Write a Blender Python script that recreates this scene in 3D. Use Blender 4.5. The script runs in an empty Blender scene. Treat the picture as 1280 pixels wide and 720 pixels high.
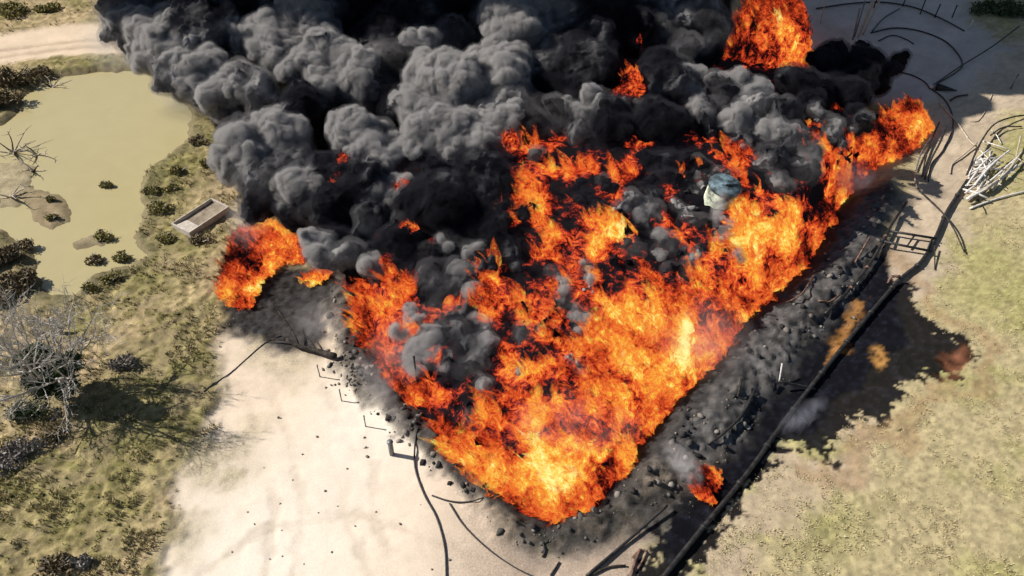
import bpy, math, random
import numpy as np
from mathutils import Vector, Matrix
random.seed(7); rng = np.random.default_rng(7)
SC = bpy.context.scene
COL = SC.collection
R = math.radians

# ---------------------------------------------------------------- camera
CAM_H, PITCH, HFOV = 45.0, 43.0, 66.0
cam_d = bpy.data.cameras.new('camera'); cam = bpy.data.objects.new('camera', cam_d); COL.objects.link(cam)
cam.location = (0, 0, CAM_H); cam.rotation_euler = (R(90 - PITCH), 0, 0)
cam_d.sensor_width = 36; cam_d.lens = 18 / math.tan(R(HFOV / 2)); cam_d.clip_end = 6000; cam_d.clip_start = .5
SC.camera = cam
# ---------------------------------------------------------------- sky, sun, exposure
SUN_EL, SUN_DIR = 40.0, -12.0           # elevation; heading of the shadows on the ground, degrees from +X
dv = Vector((math.cos(R(SUN_EL)) * math.cos(R(SUN_DIR)), math.cos(R(SUN_EL)) * math.sin(R(SUN_DIR)), -math.sin(R(SUN_EL))))
sd = bpy.data.lights.new('sun', 'SUN'); sd.energy = 4.7; sd.angle = R(.5); sd.color = (1, .955, .88)
sun = bpy.data.objects.new('sun', sd); COL.objects.link(sun)
sun.rotation_euler = dv.to_track_quat('-Z', 'Y').to_euler(); sun.location = (-60, 20, 80)
W = bpy.data.worlds.new('World'); SC.world = W; W.use_nodes = True
wn = W.node_tree.nodes; wl = W.node_tree.links
sky = wn.new('ShaderNodeTexSky'); sky.sky_type = 'NISHITA'; sky.sun_disc = False
sky.sun_elevation = R(SUN_EL); sky.sun_rotation = math.atan2(-dv.x, -dv.y); sky.air_density = 1.0; sky.dust_density = .6
wl.new(sky.outputs['Color'], wn['Background'].inputs['Color']); wn['Background'].inputs['Strength'].default_value = .055
SC.view_settings.view_transform = 'Standard'; SC.view_settings.look = 'None'; SC.view_settings.exposure = .48; SC.view_settings.gamma = 1
SC.cycles.transparent_max_bounces = 48; SC.cycles.volume_bounces = 2; SC.cycles.max_bounces = 8
SC.cycles.volume_max_steps = 128; SC.cycles.use_denoising = True

# ---------------------------------------------------------------- photo pixel <-> place
FPX = 640 / math.tan(R(HFOV / 2)); cp, sp = math.cos(R(PITCH)), math.sin(R(PITCH))
def ray(px, py):
    a, b = (px - 640) / FPX, (360 - py) / FPX
    return Vector((a, cp + b * sp, -sp + b * cp))          # depth 1 along the view axis
def G(px, py, z=0.0):                                       # where the sight line meets the level z
    d = ray(px, py); t = (z - CAM_H) / d.z
    return Vector((d.x * t, d.y * t, z))
def AT(px, py, y):                                          # point of the sight line at ground distance y
    d = ray(px, py); t = y / d.y
    return Vector((d.x * t, y, CAM_H + d.z * t)), t / FPX   # point, metres per pixel

# ---------------------------------------------------------------- noise (numpy)
def _hash(ix, iy, iz, s):
    h = (ix * 374761393 + iy * 668265263 + iz * 2147483647 + s * 1274126177) & 0xffffffff
    h = ((h ^ (h >> 13)) * 1274126177) & 0xffffffff
    h = ((h ^ (h >> 16)) * 2246822519) & 0xffffffff
    return ((h ^ (h >> 15)) & 0xffffff) / float(0xffffff)
def vnoise(p, s=0):                                         # value noise 0..1, p n x 3
    i = np.floor(p).astype(np.int64); f = p - i; f = f * f * f * (f * (f * 6 - 15) + 10)
    r = 0
    for dx in (0, 1):
        wx = f[:, 0] if dx else 1 - f[:, 0]
        for dy in (0, 1):
            wy = f[:, 1] if dy else 1 - f[:, 1]
            for dz in (0, 1):
                wz = f[:, 2] if dz else 1 - f[:, 2]
                r = r + wx * wy * wz * _hash(i[:, 0] + dx, i[:, 1] + dy, i[:, 2] + dz, s)
    return r
def vnoise2(p, s=0):
    i = np.floor(p).astype(np.int64); f = p - i; f = f * f * (3 - 2 * f); z = np.zeros_like(i[:, 0])
    a = _hash(i[:, 0], i[:, 1], z, s); b = _hash(i[:, 0] + 1, i[:, 1], z, s)
    c = _hash(i[:, 0], i[:, 1] + 1, z, s); d = _hash(i[:, 0] + 1, i[:, 1] + 1, z, s)
    return (a * (1 - f[:, 0]) + b * f[:, 0]) * (1 - f[:, 1]) + (c * (1 - f[:, 0]) + d * f[:, 0]) * f[:, 1]
def fbm2(p, oct=4, s=0):
    r, a, t = 0, 1, 0
    for k in range(oct):
        r = r + a * vnoise2(p * (2.03 ** k) + 17.3 * k, s + k); t += a; a *= .5
    return r / t
def worley(p, s=0):                                         # distance to the nearest of one random point per cell
    i = np.floor(p).astype(np.int64); f = p - i
    best = np.full(len(p), 9.0)
    for dx in (-1, 0, 1):
        for dy in (-1, 0, 1):
            for dz in (-1, 0, 1):
                cx, cy, cz = i[:, 0] + dx, i[:, 1] + dy, i[:, 2] + dz
                q = (dx + .15 + .7 * _hash(cx, cy, cz, s) - f[:, 0]) ** 2 + (dy + .15 + .7 * _hash(cx, cy, cz, s + 1) - f[:, 1]) ** 2 + (dz + .15 + .7 * _hash(cx, cy, cz, s + 2) - f[:, 2]) ** 2
                best = np.minimum(best, q)
    return np.sqrt(best)

# ---------------------------------------------------------------- meshes and materials
def mesh(name, v, f, mat=None, smooth=False):
    me = bpy.data.meshes.new(name)
    v = np.asarray(v, dtype=np.float32)
    if isinstance(f, np.ndarray):
        n, k = f.shape
        me.vertices.add(len(v)); me.vertices.foreach_set('co', v.ravel())
        me.loops.add(n * k); me.loops.foreach_set('vertex_index', f.astype(np.int32).ravel())
        me.polygons.add(n); me.polygons.foreach_set('loop_start', np.arange(0, n * k, k, dtype=np.int32))
        me.update(calc_edges=True)
    else:
        me.from_pydata([tuple(map(float, q)) for q in v], [], f); me.update()
    if mat: me.materials.append(mat)
    if smooth: me.polygons.foreach_set('use_smooth', np.ones(len(me.polygons), dtype=bool))
    return me
def link(name, me, parent=None, label=None, cat=None, group=None, kind=None, loc=None):
    o = bpy.data.objects.new(name, me); COL.objects.link(o)
    if parent: o.parent = parent
    if loc is not None: o.location = loc
    tag(o, label, cat, group, kind); return o
def tag(o, label=None, cat=None, group=None, kind=None):
    for k, x in (('label', label), ('category', cat), ('group', group), ('kind', kind)):
        if x: o[k] = x
    return o
_ICO = {}
def ico(n):
    if n not in _ICO:
        import bmesh
        bm = bmesh.new(); bmesh.ops.create_icosphere(bm, subdivisions=n, radius=1); bm.verts.ensure_lookup_table()
        _ICO[n] = (np.array([q.co[:] for q in bm.verts]), np.array([[l.index for l in q.verts] for q in bm.faces])); bm.free()
    return _ICO[n]
def mat(name):
    m = bpy.data.materials.new(name); m.use_nodes = True; nt = m.node_tree
    return m, nt, nt.nodes, nt.links, nt.nodes['Principled BSDF']
def noise_node(nt, scale, detail=4, rough=.6, dist=0.0, coord='Object'):
    tc = nt.nodes.new('ShaderNodeTexCoord'); n = nt.nodes.new('ShaderNodeTexNoise')
    n.inputs['Scale'].default_value = scale; n.inputs['Detail'].default_value = detail; n.inputs['Roughness'].default_value = rough; n.inputs['Distortion'].default_value = dist
    nt.links.new(tc.outputs[coord], n.inputs['Vector']); return n
def ramp(nt, stops, src=None, interp='LINEAR'):
    r = nt.nodes.new('ShaderNodeValToRGB'); r.color_ramp.interpolation = interp
    e = r.color_ramp.elements
    while len(e) < len(stops): e.new(.5)
    for q, (p, c) in zip(e, stops): q.position = p; q.color = (*c, 1) if len(c) == 3 else c
    if src: nt.links.new(src, r.inputs['Fac'])
    return r
def bump(nt, bsdf, src, strength, dist):
    b = nt.nodes.new('ShaderNodeBump'); b.inputs['Strength'].default_value = strength; b.inputs['Distance'].default_value = dist
    nt.links.new(src, b.inputs['Height']); nt.links.new(b.outputs[0], bsdf.inputs['Normal'])
def rough_mat(name, c1, c2, scale=3, rough=.9, spec=.2, metal=0, bmp=.4, bd=.03, detail=5, lo=.35, hi=.65):
    m, nt, N, L, b = mat(name); n = noise_node(nt, scale, detail, .65)
    r = ramp(nt, [(lo, c1), (hi, c2)], n.outputs['Fac']); L.new(r.outputs['Color'], b.inputs['Base Color'])
    b.inputs['Roughness'].default_value = rough; b.inputs['Specular IOR Level'].default_value = spec; b.inputs['Metallic'].default_value = metal
    bump(nt, b, n.outputs['Fac'], bmp, bd); return m
def island_mat(name, stops, rough=.9, transl=0.0):          # colour differs from blade to blade
    m, nt, N, L, b = mat(name); g = N.new('ShaderNodeNewGeometry')
    r = ramp(nt, stops, g.outputs['Random Per Island']); L.new(r.outputs['Color'], b.inputs['Base Color'])
    b.inputs['Roughness'].default_value = rough; b.inputs['Specular IOR Level'].default_value = .15
    return m

def smooth(a, b, x):
    t = np.clip((x - a) / (b - a), 0, 1); return t * t * (3 - 2 * t)
def poly_sd(p, poly):                                       # signed distance, negative inside (metres)
    q = np.array([(v.x, v.y) for v in poly]); d = np.full(len(p), 1e9); ins = np.zeros(len(p), bool)
    for a, b in zip(q, np.roll(q, -1, 0)):
        e = b - a; w = p - a; t = np.clip((w @ e) / (e @ e), 0, 1)
        d = np.minimum(d, ((w - t[:, None] * e) ** 2).sum(1))
        c = (a[1] > p[:, 1]) != (b[1] > p[:, 1])
        x = a[0] + (p[:, 1] - a[1]) / (b[1] - a[1] if b[1] != a[1] else 1e-9) * e[0]
        ins ^= c & (p[:, 0] < x)
    d = np.sqrt(d); return np.where(ins, -d, d)
def line_d(p, pts):
    q = np.array([(v.x, v.y) for v in pts]); d = np.full(len(p), 1e9)
    for a, b in zip(q[:-1], q[1:]):
        e = b - a; w = p - a; t = np.clip((w @ e) / (e @ e), 0, 1)
        d = np.minimum(d, ((w - t[:, None] * e) ** 2).sum(1))
    return np.sqrt(d)
def GP(l): return [G(*q) for q in l]

# ================================================================ THE GROUND
POND = GP([(-60, 140), (0, 152), (40, 103), (80, 92), (120, 86), (170, 82), (215, 100), (245, 135), (245, 172), (215, 195), (186, 210), (180, 235), (184, 262), (172, 292), (186, 318), (160, 335), (122, 345), (97, 370), (60, 372), (36, 352), (30, 310), (0, 292), (-60, 290)])
MUD1 = GP([(22, 240), (45, 232), (75, 240), (94, 258), (90, 276), (62, 288), (36, 276)])
MUD2 = GP([(86, 300), (105, 290), (132, 286), (142, 296), (128, 306), (95, 310)])
MUD3 = GP([(-30, 200), (30, 196), (52, 205), (40, 235), (15, 258), (-30, 262)])
SAND = GP([(196, 760), (204, 690), (232, 640), (222, 600), (262, 545), (276, 500), (274, 440), (290, 405), (330, 415), (370, 380), (400, 345), (460, 335), (470, 390), (450, 440), (520, 520), (580, 600), (680, 680), (820, 640), (830, 640), (780, 760)])
SAND2 = GP([(1130, 130), (1195, 60), (1230, 62), (1300, 40), (1300, 120), (1240, 150), (1225, 200), (1205, 250), (1190, 300), (1160, 360), (1120, 380), (1095, 330), (1110, 270), (1150, 220), (1165, 170)])
SANDTOP = GP([(960, -10), (1215, -8), (1208, 25), (1260, 62), (1215, 115), (1130, 135), (960, 100)])
DIRT = GP([(850, 760), (900, 650), (985, 575), (1050, 560), (1060, 525), (1100, 525), (1080, 600), (1010, 640), (930, 700), (900, 760)])
ROAD = GP([(-80, 44), (0, 44), (60, 34), (115, 30), (200, 36), (260, 50), (260, 80), (170, 68), (100, 70), (40, 74), (0, 80), (-80, 88)])
PIT = GP([(447, 398), (452, 430), (470, 462), (505, 500), (535, 530), (560, 572), (608, 604), (648, 634), (695, 650), (742, 634), (780, 590), (815, 540), (862, 490), (900, 450), (932, 402), (962, 372), (1012, 330), (1032, 290), (1062, 240), (1078, 200), (1082, 160), (1040, 110), (900, 80), (700, 90), (560, 150), (470, 240), (440, 330)])
ASH = GP([(284, 372), (300, 360), (330, 350), (370, 335), (420, 345), (425, 370), (400, 400), (398, 440), (360, 436), (310, 424), (290, 410)])
RIM = GP([(400, 380), (440, 345), (460, 400), (470, 450), (540, 520), (600, 590), (660, 640), (740, 628), (740, 668), (690, 680), (640, 660), (600, 630), (545, 590), (510, 560), (450, 500), (415, 455)])
BERM = GP([(590, 632), (640, 640), (692, 655), (745, 635), (785, 590), (830, 520), (880, 460), (930, 400), (1010, 330), (1040, 280), (1070, 235), (1115, 225), (1135, 245), (1112, 300), (1085, 335), (1050, 400), (1000, 455), (950, 520), (900, 575), (850, 600), (820, 630), (775, 665), (700, 690), (620, 672)])
RIDGE = GP([(600, 640), (650, 664), (700, 672), (758, 648), (800, 610), (850, 552), (905, 500), (960, 425), (1020, 370), (1060, 310), (1095, 255), (1125, 215), (1160, 190)])
OIL = GP([(796, 760), (818, 690), (840, 650), (872, 616), (905, 575), (945, 510), (985, 455), (1030, 400), (1062, 360), (1095, 325), (1112, 350), (1128, 362), (1142, 385), (1172, 412), (1204, 428), (1208, 448), (1198, 476), (1160, 470), (1118, 482), (1122, 500), (1112, 522), (1060, 516), (1044, 540), (1036, 574), (1005, 560), (978, 548), (930, 610), (880, 675), (850, 760)])
RUST1 = GP([(1086, 372), (1068, 374), (1055, 395), (1042, 420), (1026, 452), (1030, 460), (1058, 440), (1076, 412)])
RUST2 = GP([(1088, 440), (1100, 434), (1112, 442), (1112, 456), (1103, 465), (1092, 458)])
RUST3 = GP([(1176, 440), (1205, 432), (1218, 455), (1196, 482), (1170, 480)])
TRACKS = [GP([(100, 462), (160, 432), (215, 405), (245, 390), (285, 340)]), GP([(118, 470), (175, 440), (232, 412), (262, 394)])]
TYRES = [GP([(330, 740), (345, 640), (330, 560), (300, 480)]), GP([(362, 740), (380, 640), (366, 560), (338, 480)]), GP([(470, 740), (430, 640), (440, 560), (405, 480)]), GP([(505, 740), (465, 640), (470, 580), (440, 520)]), GP([(250, 720), (330, 660), (450, 640), (600, 700)]), GP([(1140, 150), (1190, 200), (1195, 280)]), GP([(1240, 110), (1215, 160), (1170, 260)])]
RUTS = [GP([(-40, 68), (40, 58), (110, 50), (180, 52)]), GP([(-40, 78), (40, 66), (110, 58), (170, 60)])]
WT = -.22                                                   # pond level

def terrain(p):
    """height, albedo, wetness of ground points p (n x 2)"""
    n = len(p); z = np.zeros(n)
    w1 = fbm2(p / 2.3, 4, 1) - .5; w2 = fbm2(p / .7, 3, 5) - .5; w3 = fbm2(p / 9, 3, 9) - .5
    fine = fbm2(p / .34, 3, 21) - .5; tuft = 1 - worley(np.c_[p / .62, np.zeros(n)], 3)
    tuft2 = 1 - worley(np.c_[p / 1.5 + w1[:, None] * .7, np.zeros(n)], 13)
    left = p[:, 0] < -1
    J = w1 * 2.4 + w2 * 1.1
    # grass everywhere first
    dry = np.where(left[:, None], [.35, .265, .155], [.375, .31, .175]); green = np.where(left[:, None], [.24, .205, .09], [.325, .295, .125])
    # greener spots
    gsp = smooth(-.12, .16, w3 + w1 * .6)
    for (px, py, r) in ((1235, 330, 5), (1275, 185, 5), (1230, 370, 4), (200, 200, 5), (205, 240, 4), (150, 600, 3), (150, 640, 2.5), (225, 300, 6), (180, 350, 5), (110, 400, 3), (1010, 640, 4), (80, 640, 5)):
        c = G(px, py); gsp = np.maximum(gsp, np.clip(1.25 - np.hypot(p[:, 0] - c.x, p[:, 1] - c.y) / r, 0, 1) * .9)
    a = dry * (1 - gsp[:, None]) + green * gsp[:, None]
    a *= (1 + (fine * np.where(left, 1.2, .75) + w2 * np.where(left, .8, .25)))[:, None]
    cl_ = smooth(.42, .66, np.where(left, tuft, 1 - worley(np.c_[p / .40, np.zeros(n)], 23)) + w2 * .5 + gsp * .12)
    a = a * (1.12 - np.where(left, .42, .26) * cl_)[:, None] * np.where(left[:, None], np.array([1, 1, 1]) - cl_[:, None] * np.array([.05, 0, .16]), 1)
    dirt_sp = smooth(.02, .2, w1 + w2 * .5) * left
    a = a * (1 - .45 * dirt_sp[:, None]) + np.array([.33, .25, .16]) * .45 * dirt_sp[:, None]
    z += np.where(left, .24, .06) * np.clip(tuft, 0, 1) ** 1.5 + np.where(left, .13, .07) * (1 - worley(np.c_[p / .33, np.zeros(n)], 29)) + np.where(left, .34, .05) * np.clip(tuft2 - .35, 0, 1) * (0.4 + gsp) + .10 * w2 + .3 * w3
    wet = np.zeros(n)
    flat = np.zeros(n)
    def lay(m, col, ht=None, w=None):
        nonlocal a, z, wet
        a[:] = a * (1 - m[:, None]) + np.asarray(col) * m[:, None]
        if ht is not None: z[:] = z * (1 - m) + ht * m
        if w is not None: wet[:] = wet * (1 - m) + w * m
    far_dark = smooth(112, 120, p[:, 1] + w3 * 9) * smooth(30, 40, p[:, 0]); lay(far_dark * .8, [.05, .065, .04])
    # sand and tracks of bare earth
    tone = (1 + w1 * .30 + fine * .16 + w2 * .16 + w3 * .3)[:, None]
    bs = np.array([.64, .52, .395]) * tone
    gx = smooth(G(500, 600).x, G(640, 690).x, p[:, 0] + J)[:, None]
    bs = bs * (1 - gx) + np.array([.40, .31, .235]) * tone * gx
    pale = np.exp(-((p - np.array(G(330, 690)[:2])) ** 2).sum(1) / 60) + np.exp(-((p - np.array(G(470, 520)[:2])) ** 2).sum(1) / 22); pale = np.clip(pale, 0, 1)[:, None]
    bs = bs * (1 - pale) + np.array([.74, .65, .54]) * (1 + w2 * .1)[:, None] * pale
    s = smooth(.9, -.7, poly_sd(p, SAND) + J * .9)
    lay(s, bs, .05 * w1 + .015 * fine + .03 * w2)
    for (px, py, r) in ((300, 560, 3.0), (365, 455, 2.6), (250, 590, 2.6), (240, 660, 2.4), (325, 445, 2)):
        c = G(px, py); q = np.clip(1.1 - np.hypot(p[:, 0] - c.x, p[:, 1] - c.y) / r + w1 * 2.2 + w2, 0, 1); lay(q * .5, np.array([.33, .28, .17]) * (1 + fine * .8)[:, None])
    s = smooth(1.6, -1.2, poly_sd(p, SAND2) + J * 1.5); lay(s, np.array([.45, .36, .26]) * (1 + w1 * .5 + fine * .5)[:, None], .10 * w1 + .05 * fine)
    s = smooth(1.0, -1.0, poly_sd(p, SANDTOP) + J * 1.6); lay(s, np.array([.50, .43, .36]) * (1 + w1 * .5 + fine * .2)[:, None], .12 * w1)
    s = smooth(1.2, -1.4, poly_sd(p, DIRT) + J * 2); lay(s * .7, np.array([.44, .34, .25]) * (1 + fine * .5)[:, None], .04 * w2)
    s = smooth(.8, -.8, poly_sd(p, ROAD) + J * .6); lay(s, np.array([.62, .49, .36]) * (1 + w1 * .25 + fine * .15)[:, None], .04 * w1)
    for r_ in RUTS:
        q = smooth(.7, .1, line_d(p, r_) + w2 * .6); lay(q * .5, [.33, .25, .18]); z -= .06 * q
    for r_ in TYRES:
        q = smooth(.55, .1, line_d(p, r_) + w2 * .7) * np.clip(.55 + w1 * 2.2, 0, 1); lay(q * .30, np.array([.34, .26, .185]) * (1 + fine * .8)[:, None]); z -= .03 * q
    for r_ in TRACKS:
        q = smooth(.28, .05, line_d(p, r_) + w2 * .25); lay(q * .55, [.16, .12, .075]); z -= .06 * q
    # the pond bed, its banks and mud islands
    d = poly_sd(p, POND) + J * .55
    bank = smooth(1.5, .1, np.abs(d - .25) + w2 * 1.2); lay(bank * .8, np.array([.13, .115, .06]) * (1 + fine * 1.4)[:, None])
    z = np.where(d < 0, z * .2 - .5 * smooth(0, -1.2, d), z); a[d < 0] = [.20, .165, .095]
    for q_, hh, cc in ((MUD1, .50, [.27, .21, .13]), (MUD2, .46, [.27, .22, .14]), (MUD3, .42, [.36, .30, .19])):
        q = smooth(.8, -1.3, poly_sd(p, q_) + J * .5); z += q * hh * 1.0; lay(q * (d < 0) * .95, np.array(cc) * (1 + w2 * .9 + fine * .6)[:, None])
    # burnt ground
    spk = (1 + fine * 1.6 + w2 * .8)[:, None]
    s = smooth(.8, -.5, poly_sd(p, ASH) + J * .8 - .3); lay(s * .97, np.array([.03, .029, .031]) * (1 + fine * 2.6 + w2)[:, None])
    cr_ = 1 - worley(np.c_[p / .7 + w2[:, None] * .5, np.zeros(n)], 33); s = smooth(.5, -.7, poly_sd(p, RIM) + J * 1.0); lay(s * .88, np.array([.105, .092, .08]) * spk, (.30 + .45 * np.clip(cr_, 0, 1) + .5 * w2) * s)
    s = smooth(2.6, 1.6, poly_sd(p, OIL) + poly_sd(p, BERM) + w1); lay(s * .95, np.array([.05, .047, .045]) * spk)
    w5 = fbm2(p / .9, 3, 91) - .5; s = smooth(.22, -.12, poly_sd(p, OIL) + w1 * 1.2 + w5 * 2.4 + fine * 2.0 - .25)
    lay(s * .97, np.array([.0042, .0046, .0072]) * (1 + np.clip(fine - .08, 0, 1) * 9 + np.clip(w2, 0, 1) * 3)[:, None], .05 * w2 + .10 * fine, .2)
    halo = smooth(1.3, .1, np.abs(poly_sd(p, OIL) + J * 1.2 - 1.7)) * (p[:, 0] > G(985, 560).x) * .55; lay(halo, np.array([.30, .19, .10]) * (1 + fine)[:, None])
    for q_, cc in ((RUST1, [.40, .19, .06]), (RUST2, [.46, .235, .07]), (RUST3, [.16, .065, .035])):
        q = smooth(.3, -.4, poly_sd(p, q_) + w1 * .8 + w5 * 1.8 + fine * .8 + .12); lay(q * .88, np.array(cc) * (1 + w2 * 1.4 + w5 * 1.2 + fine * 1.6)[:, None], None, .1)
    d = poly_sd(p, PIT); s = smooth(4.5, 2.0, d + J) * smooth(G(600, 640).x, G(680, 640).x, p[:, 0] + J) * (p[:, 1] < G(1040, 250).y); lay(s * .95, np.array([.07, .064, .058]) * spk, .1 * w2)
    # the charred berm: a heap of crusts and clods
    s = smooth(.8, -1.4, poly_sd(p, BERM) + J * .8)
    crust = 1 - worley(np.c_[p / .95 + w2[:, None] * .5, np.zeros(n)], 31); crust2 = 1 - worley(np.c_[p / .42, np.zeros(n)], 37)
    up = smooth(G(700, 640).y, G(760, 560).y, p[:, 1] + w1 * 3)[:, None]
    bc = np.array([.15, .12, .09]) * (1 - up) + np.array([.098, .092, .088]) * up
    blk = smooth(-.06, .14, w1 + w2 * .8 - .02)[:, None]
    bc = bc * (1 - blk * .75) + np.array([.025, .025, .027]) * blk * .75
    lay(s * .96, bc * (1 + fine * 1.3 + crust2 * .5 - .2)[:, None], None, .12)
    ridge = np.exp(-(line_d(p, RIDGE) / 2.0) ** 2)
    z += s * (ridge * .55 + .05) * 1.0 + s * (.34 * np.clip(crust, 0, 1) + .20 * np.clip(crust2, 0, 1) + .45 * w2 + .28 * fine)
    # the pit floor
    d = poly_sd(p, PIT); q = smooth(.6, -1.2, d + w2 * 1.2); lay(q, [.012, .012, .014], -.6)
    # ash and black grit right along the edge of the fire
    q = smooth(1.5, .1, np.abs(d - .4) + w2 * 1.5) * (p[:, 1] < 62); lay(q * .8, np.array([.03, .029, .03]) * (1 + fine)[:, None])
    return z, np.clip(a, .003, .9), np.clip(wet, 0, 1)
def ground_z(x, y): return float(terrain(np.array([[x, y]], float))[0][0])
def ground_zs(pts): return terrain(np.array([[q[0], q[1]] for q in pts], float))[0]
def ONL(l):                                                 # the same for a list of photo points, at once
    v = [G(*q) for q in l]
    for _ in range(3): v = [G(q[0], q[1], float(z)) for q, z in zip(l, ground_zs(v))]
    return v
def ON(px, py, dz=0.0):                                     # point of the real ground under a sight line
    v = G(px, py)
    for _ in range(3): v = G(px, py, ground_z(v.x, v.y))
    v.z += dz; return v

def build_ground():
    NC, NR = 440, 460
    u = np.linspace(-1, 1, NC); sd_ = 1 + np.arange(1, 61) * .008; u = np.concatenate([[-60, -12, -4, -2.2, -1.7], -sd_[::-1], u, sd_, [1.7, 2.2, 4, 12, 60]])
    y = 17 * (128 / 17) ** np.linspace(0, 1, NR); y = np.concatenate([[-900, -200, -60, -20, -5], np.linspace(2, 16.8, 60), y, [132, 140, 160, 200, 320, 700, 3000]])
    hw = (np.hypot(np.clip(y, 17, 128), CAM_H)) * .685
    X = u[None, :] * hw[:, None]; Y = np.repeat(y[:, None], len(u), 1)
    p = np.c_[X.ravel(), Y.ravel()]; z, a, wet = terrain(p)
    far = np.maximum(smooth(1.3, 1.5, np.abs(np.repeat(u[None, :], len(y), 0).ravel())), np.maximum(smooth(8, 3, p[:, 1]), smooth(124, 131, p[:, 1])))   # wide even grassland further out
    a = a * (1 - far[:, None]) + np.array([.30, .245, .13]) * far[:, None]; z = z * (1 - far); wet = wet * (1 - far)
    nr, nc = X.shape; i = np.arange(nr * nc).reshape(nr, nc)
    f = np.stack([i[:-1, :-1], i[:-1, 1:], i[1:, 1:], i[1:, :-1]], -1).reshape(-1, 4)
    m, nt, N, L, b = mat('ground')
    at = N.new('ShaderNodeAttribute'); at.attribute_name = 'albedo'; aw = N.new('ShaderNodeAttribute'); aw.attribute_name = 'wet'
    n1 = noise_node(nt, 7, 5, .75); n2 = noise_node(nt, 1.3, 4, .6)
    r = ramp(nt, [(.25, (.55,) * 3), (.5, (1,) * 3), (.75, (1.5,) * 3)], n1.outputs['Fac'])
    mx = N.new('ShaderNodeMix'); mx.data_type = 'RGBA'; mx.blend_type = 'MULTIPLY'; gr = N.new('ShaderNodeAttribute'); gr.attribute_name = 'grain'; L.new(gr.outputs['Fac'], mx.inputs['Factor'])
    L.new(at.outputs['Color'], mx.inputs[6]); L.new(r.outputs['Color'], mx.inputs[7]); L.new(mx.outputs[2], b.inputs['Base Color'])
    mr = N.new('ShaderNodeMapRange'); mr.inputs['From Max'].default_value = 1; mr.inputs['To Min'].default_value = .95; mr.inputs['To Max'].default_value = .42
    L.new(aw.outputs['Fac'], mr.inputs['Value']); L.new(mr.outputs[0], b.inputs['Roughness'])
    b.inputs['Specular IOR Level'].default_value = .03
    bm_ = N.new('ShaderNodeMath'); bm_.operation = 'MULTIPLY'; L.new(n1.outputs['Fac'], bm_.inputs[0]); L.new(gr.outputs['Fac'], bm_.inputs[1]); bump(nt, b, bm_.outputs[0], .7, .09)
    me = mesh('ground', np.c_[p, z], f, m, True)
    ca = me.color_attributes.new('albedo', 'FLOAT_COLOR', 'POINT'); ca.data.foreach_set('color', np.c_[a, np.ones(len(a))].astype(np.float32).ravel())
    ga = me.attributes.new('grain', 'FLOAT', 'POINT'); ga.data.foreach_set('value', ((.85 - .6 * smooth(.34, .5, a.mean(1))) * np.where(p[:, 0] > 14, .42, 1)).astype(np.float32))
    wa = me.attributes.new('wet', 'FLOAT', 'POINT'); wa.data.foreach_set('value', wet.astype(np.float32))
    tag(link('ground', me, kind='structure'), 'dry grass, pale sand and scorched earth around the burning pit')
build_ground()

def build_pond():
    m, nt, N, L, b = mat('pond water'); n = noise_node(nt, .35, 4, .6, .6)
    r = ramp(nt, [(.25, (.395, .335, .175)), (.75, (.425, .36, .19))], n.outputs['Fac']); L.new(r.outputs['Color'], b.inputs['Base Color'])
    b.inputs['Roughness'].default_value = .24; b.inputs['Specular IOR Level'].default_value = .45
    n2 = noise_node(nt, 3, 3, .5); bump(nt, b, n2.outputs['Fac'], .04, .01)
    c = np.array([(v.x, v.y) for v in POND]); cen = c.mean(0); c = cen + (c - cen) * 1.12
    v = [(x, y, WT) for x, y in c]
    link('pond_water', mesh('pond_water', v, [tuple(range(len(v)))], m), kind='structure', label='muddy tan pond beside the grass')
build_pond()

# ================================================================ TUBES, BLADES, ROCKS
def curve(pts, step=.25):                                   # smooth line through the points
    P = [Vector(q) for q in pts]
    if len(P) < 3: return [P[0].lerp(P[-1], k / 6) for k in range(7)]
    P = [P[0] * 2 - P[1]] + P + [P[-1] * 2 - P[-2]]; out = []
    for i in range(1, len(P) - 2):
        a, b, c, d = P[i - 1:i + 3]; n = max(2, int((c - b).length / step))
        for k in range(n):
            t = k / n; out.append(.5 * ((2 * b) + (c - a) * t + (2 * a - 5 * b + 4 * c - d) * t * t + (3 * b - a - 3 * c + d) * t ** 3))
    out.append(P[-2]); return out
def tube(pts, rad, sides=8, V=None, F=None):                # rad: number or function of 0..1
    V = [] if V is None else V; F = [] if F is None else F
    P = [Vector(q) for q in pts]; n = len(P); base = len(V); ref = None
    for i, q in enumerate(P):
        t = (P[min(i + 1, n - 1)] - P[max(i - 1, 0)]).normalized()
        if ref is None: ref = t.cross(Vector((0, 0, 1)) if abs(t.z) < .9 else Vector((1, 0, 0))).normalized()
        ref = (ref - t * ref.dot(t)).normalized(); bi = t.cross(ref); r = rad(i / max(1, n - 1)) if callable(rad) else rad
        for k in range(sides):
            an = 2 * math.pi * k / sides; V.append(tuple(q + (ref * math.cos(an) + bi * math.sin(an)) * r))
    for i in range(n - 1):
        for k in range(sides):
            a = base + i * sides + k; b = base + i * sides + (k + 1) % sides; F.append((a, b, b + sides, a + sides))
    F.append(tuple(base + k for k in reversed(range(sides)))); F.append(tuple(base + (n - 1) * sides + k for k in range(sides)))
    return V, F
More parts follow.
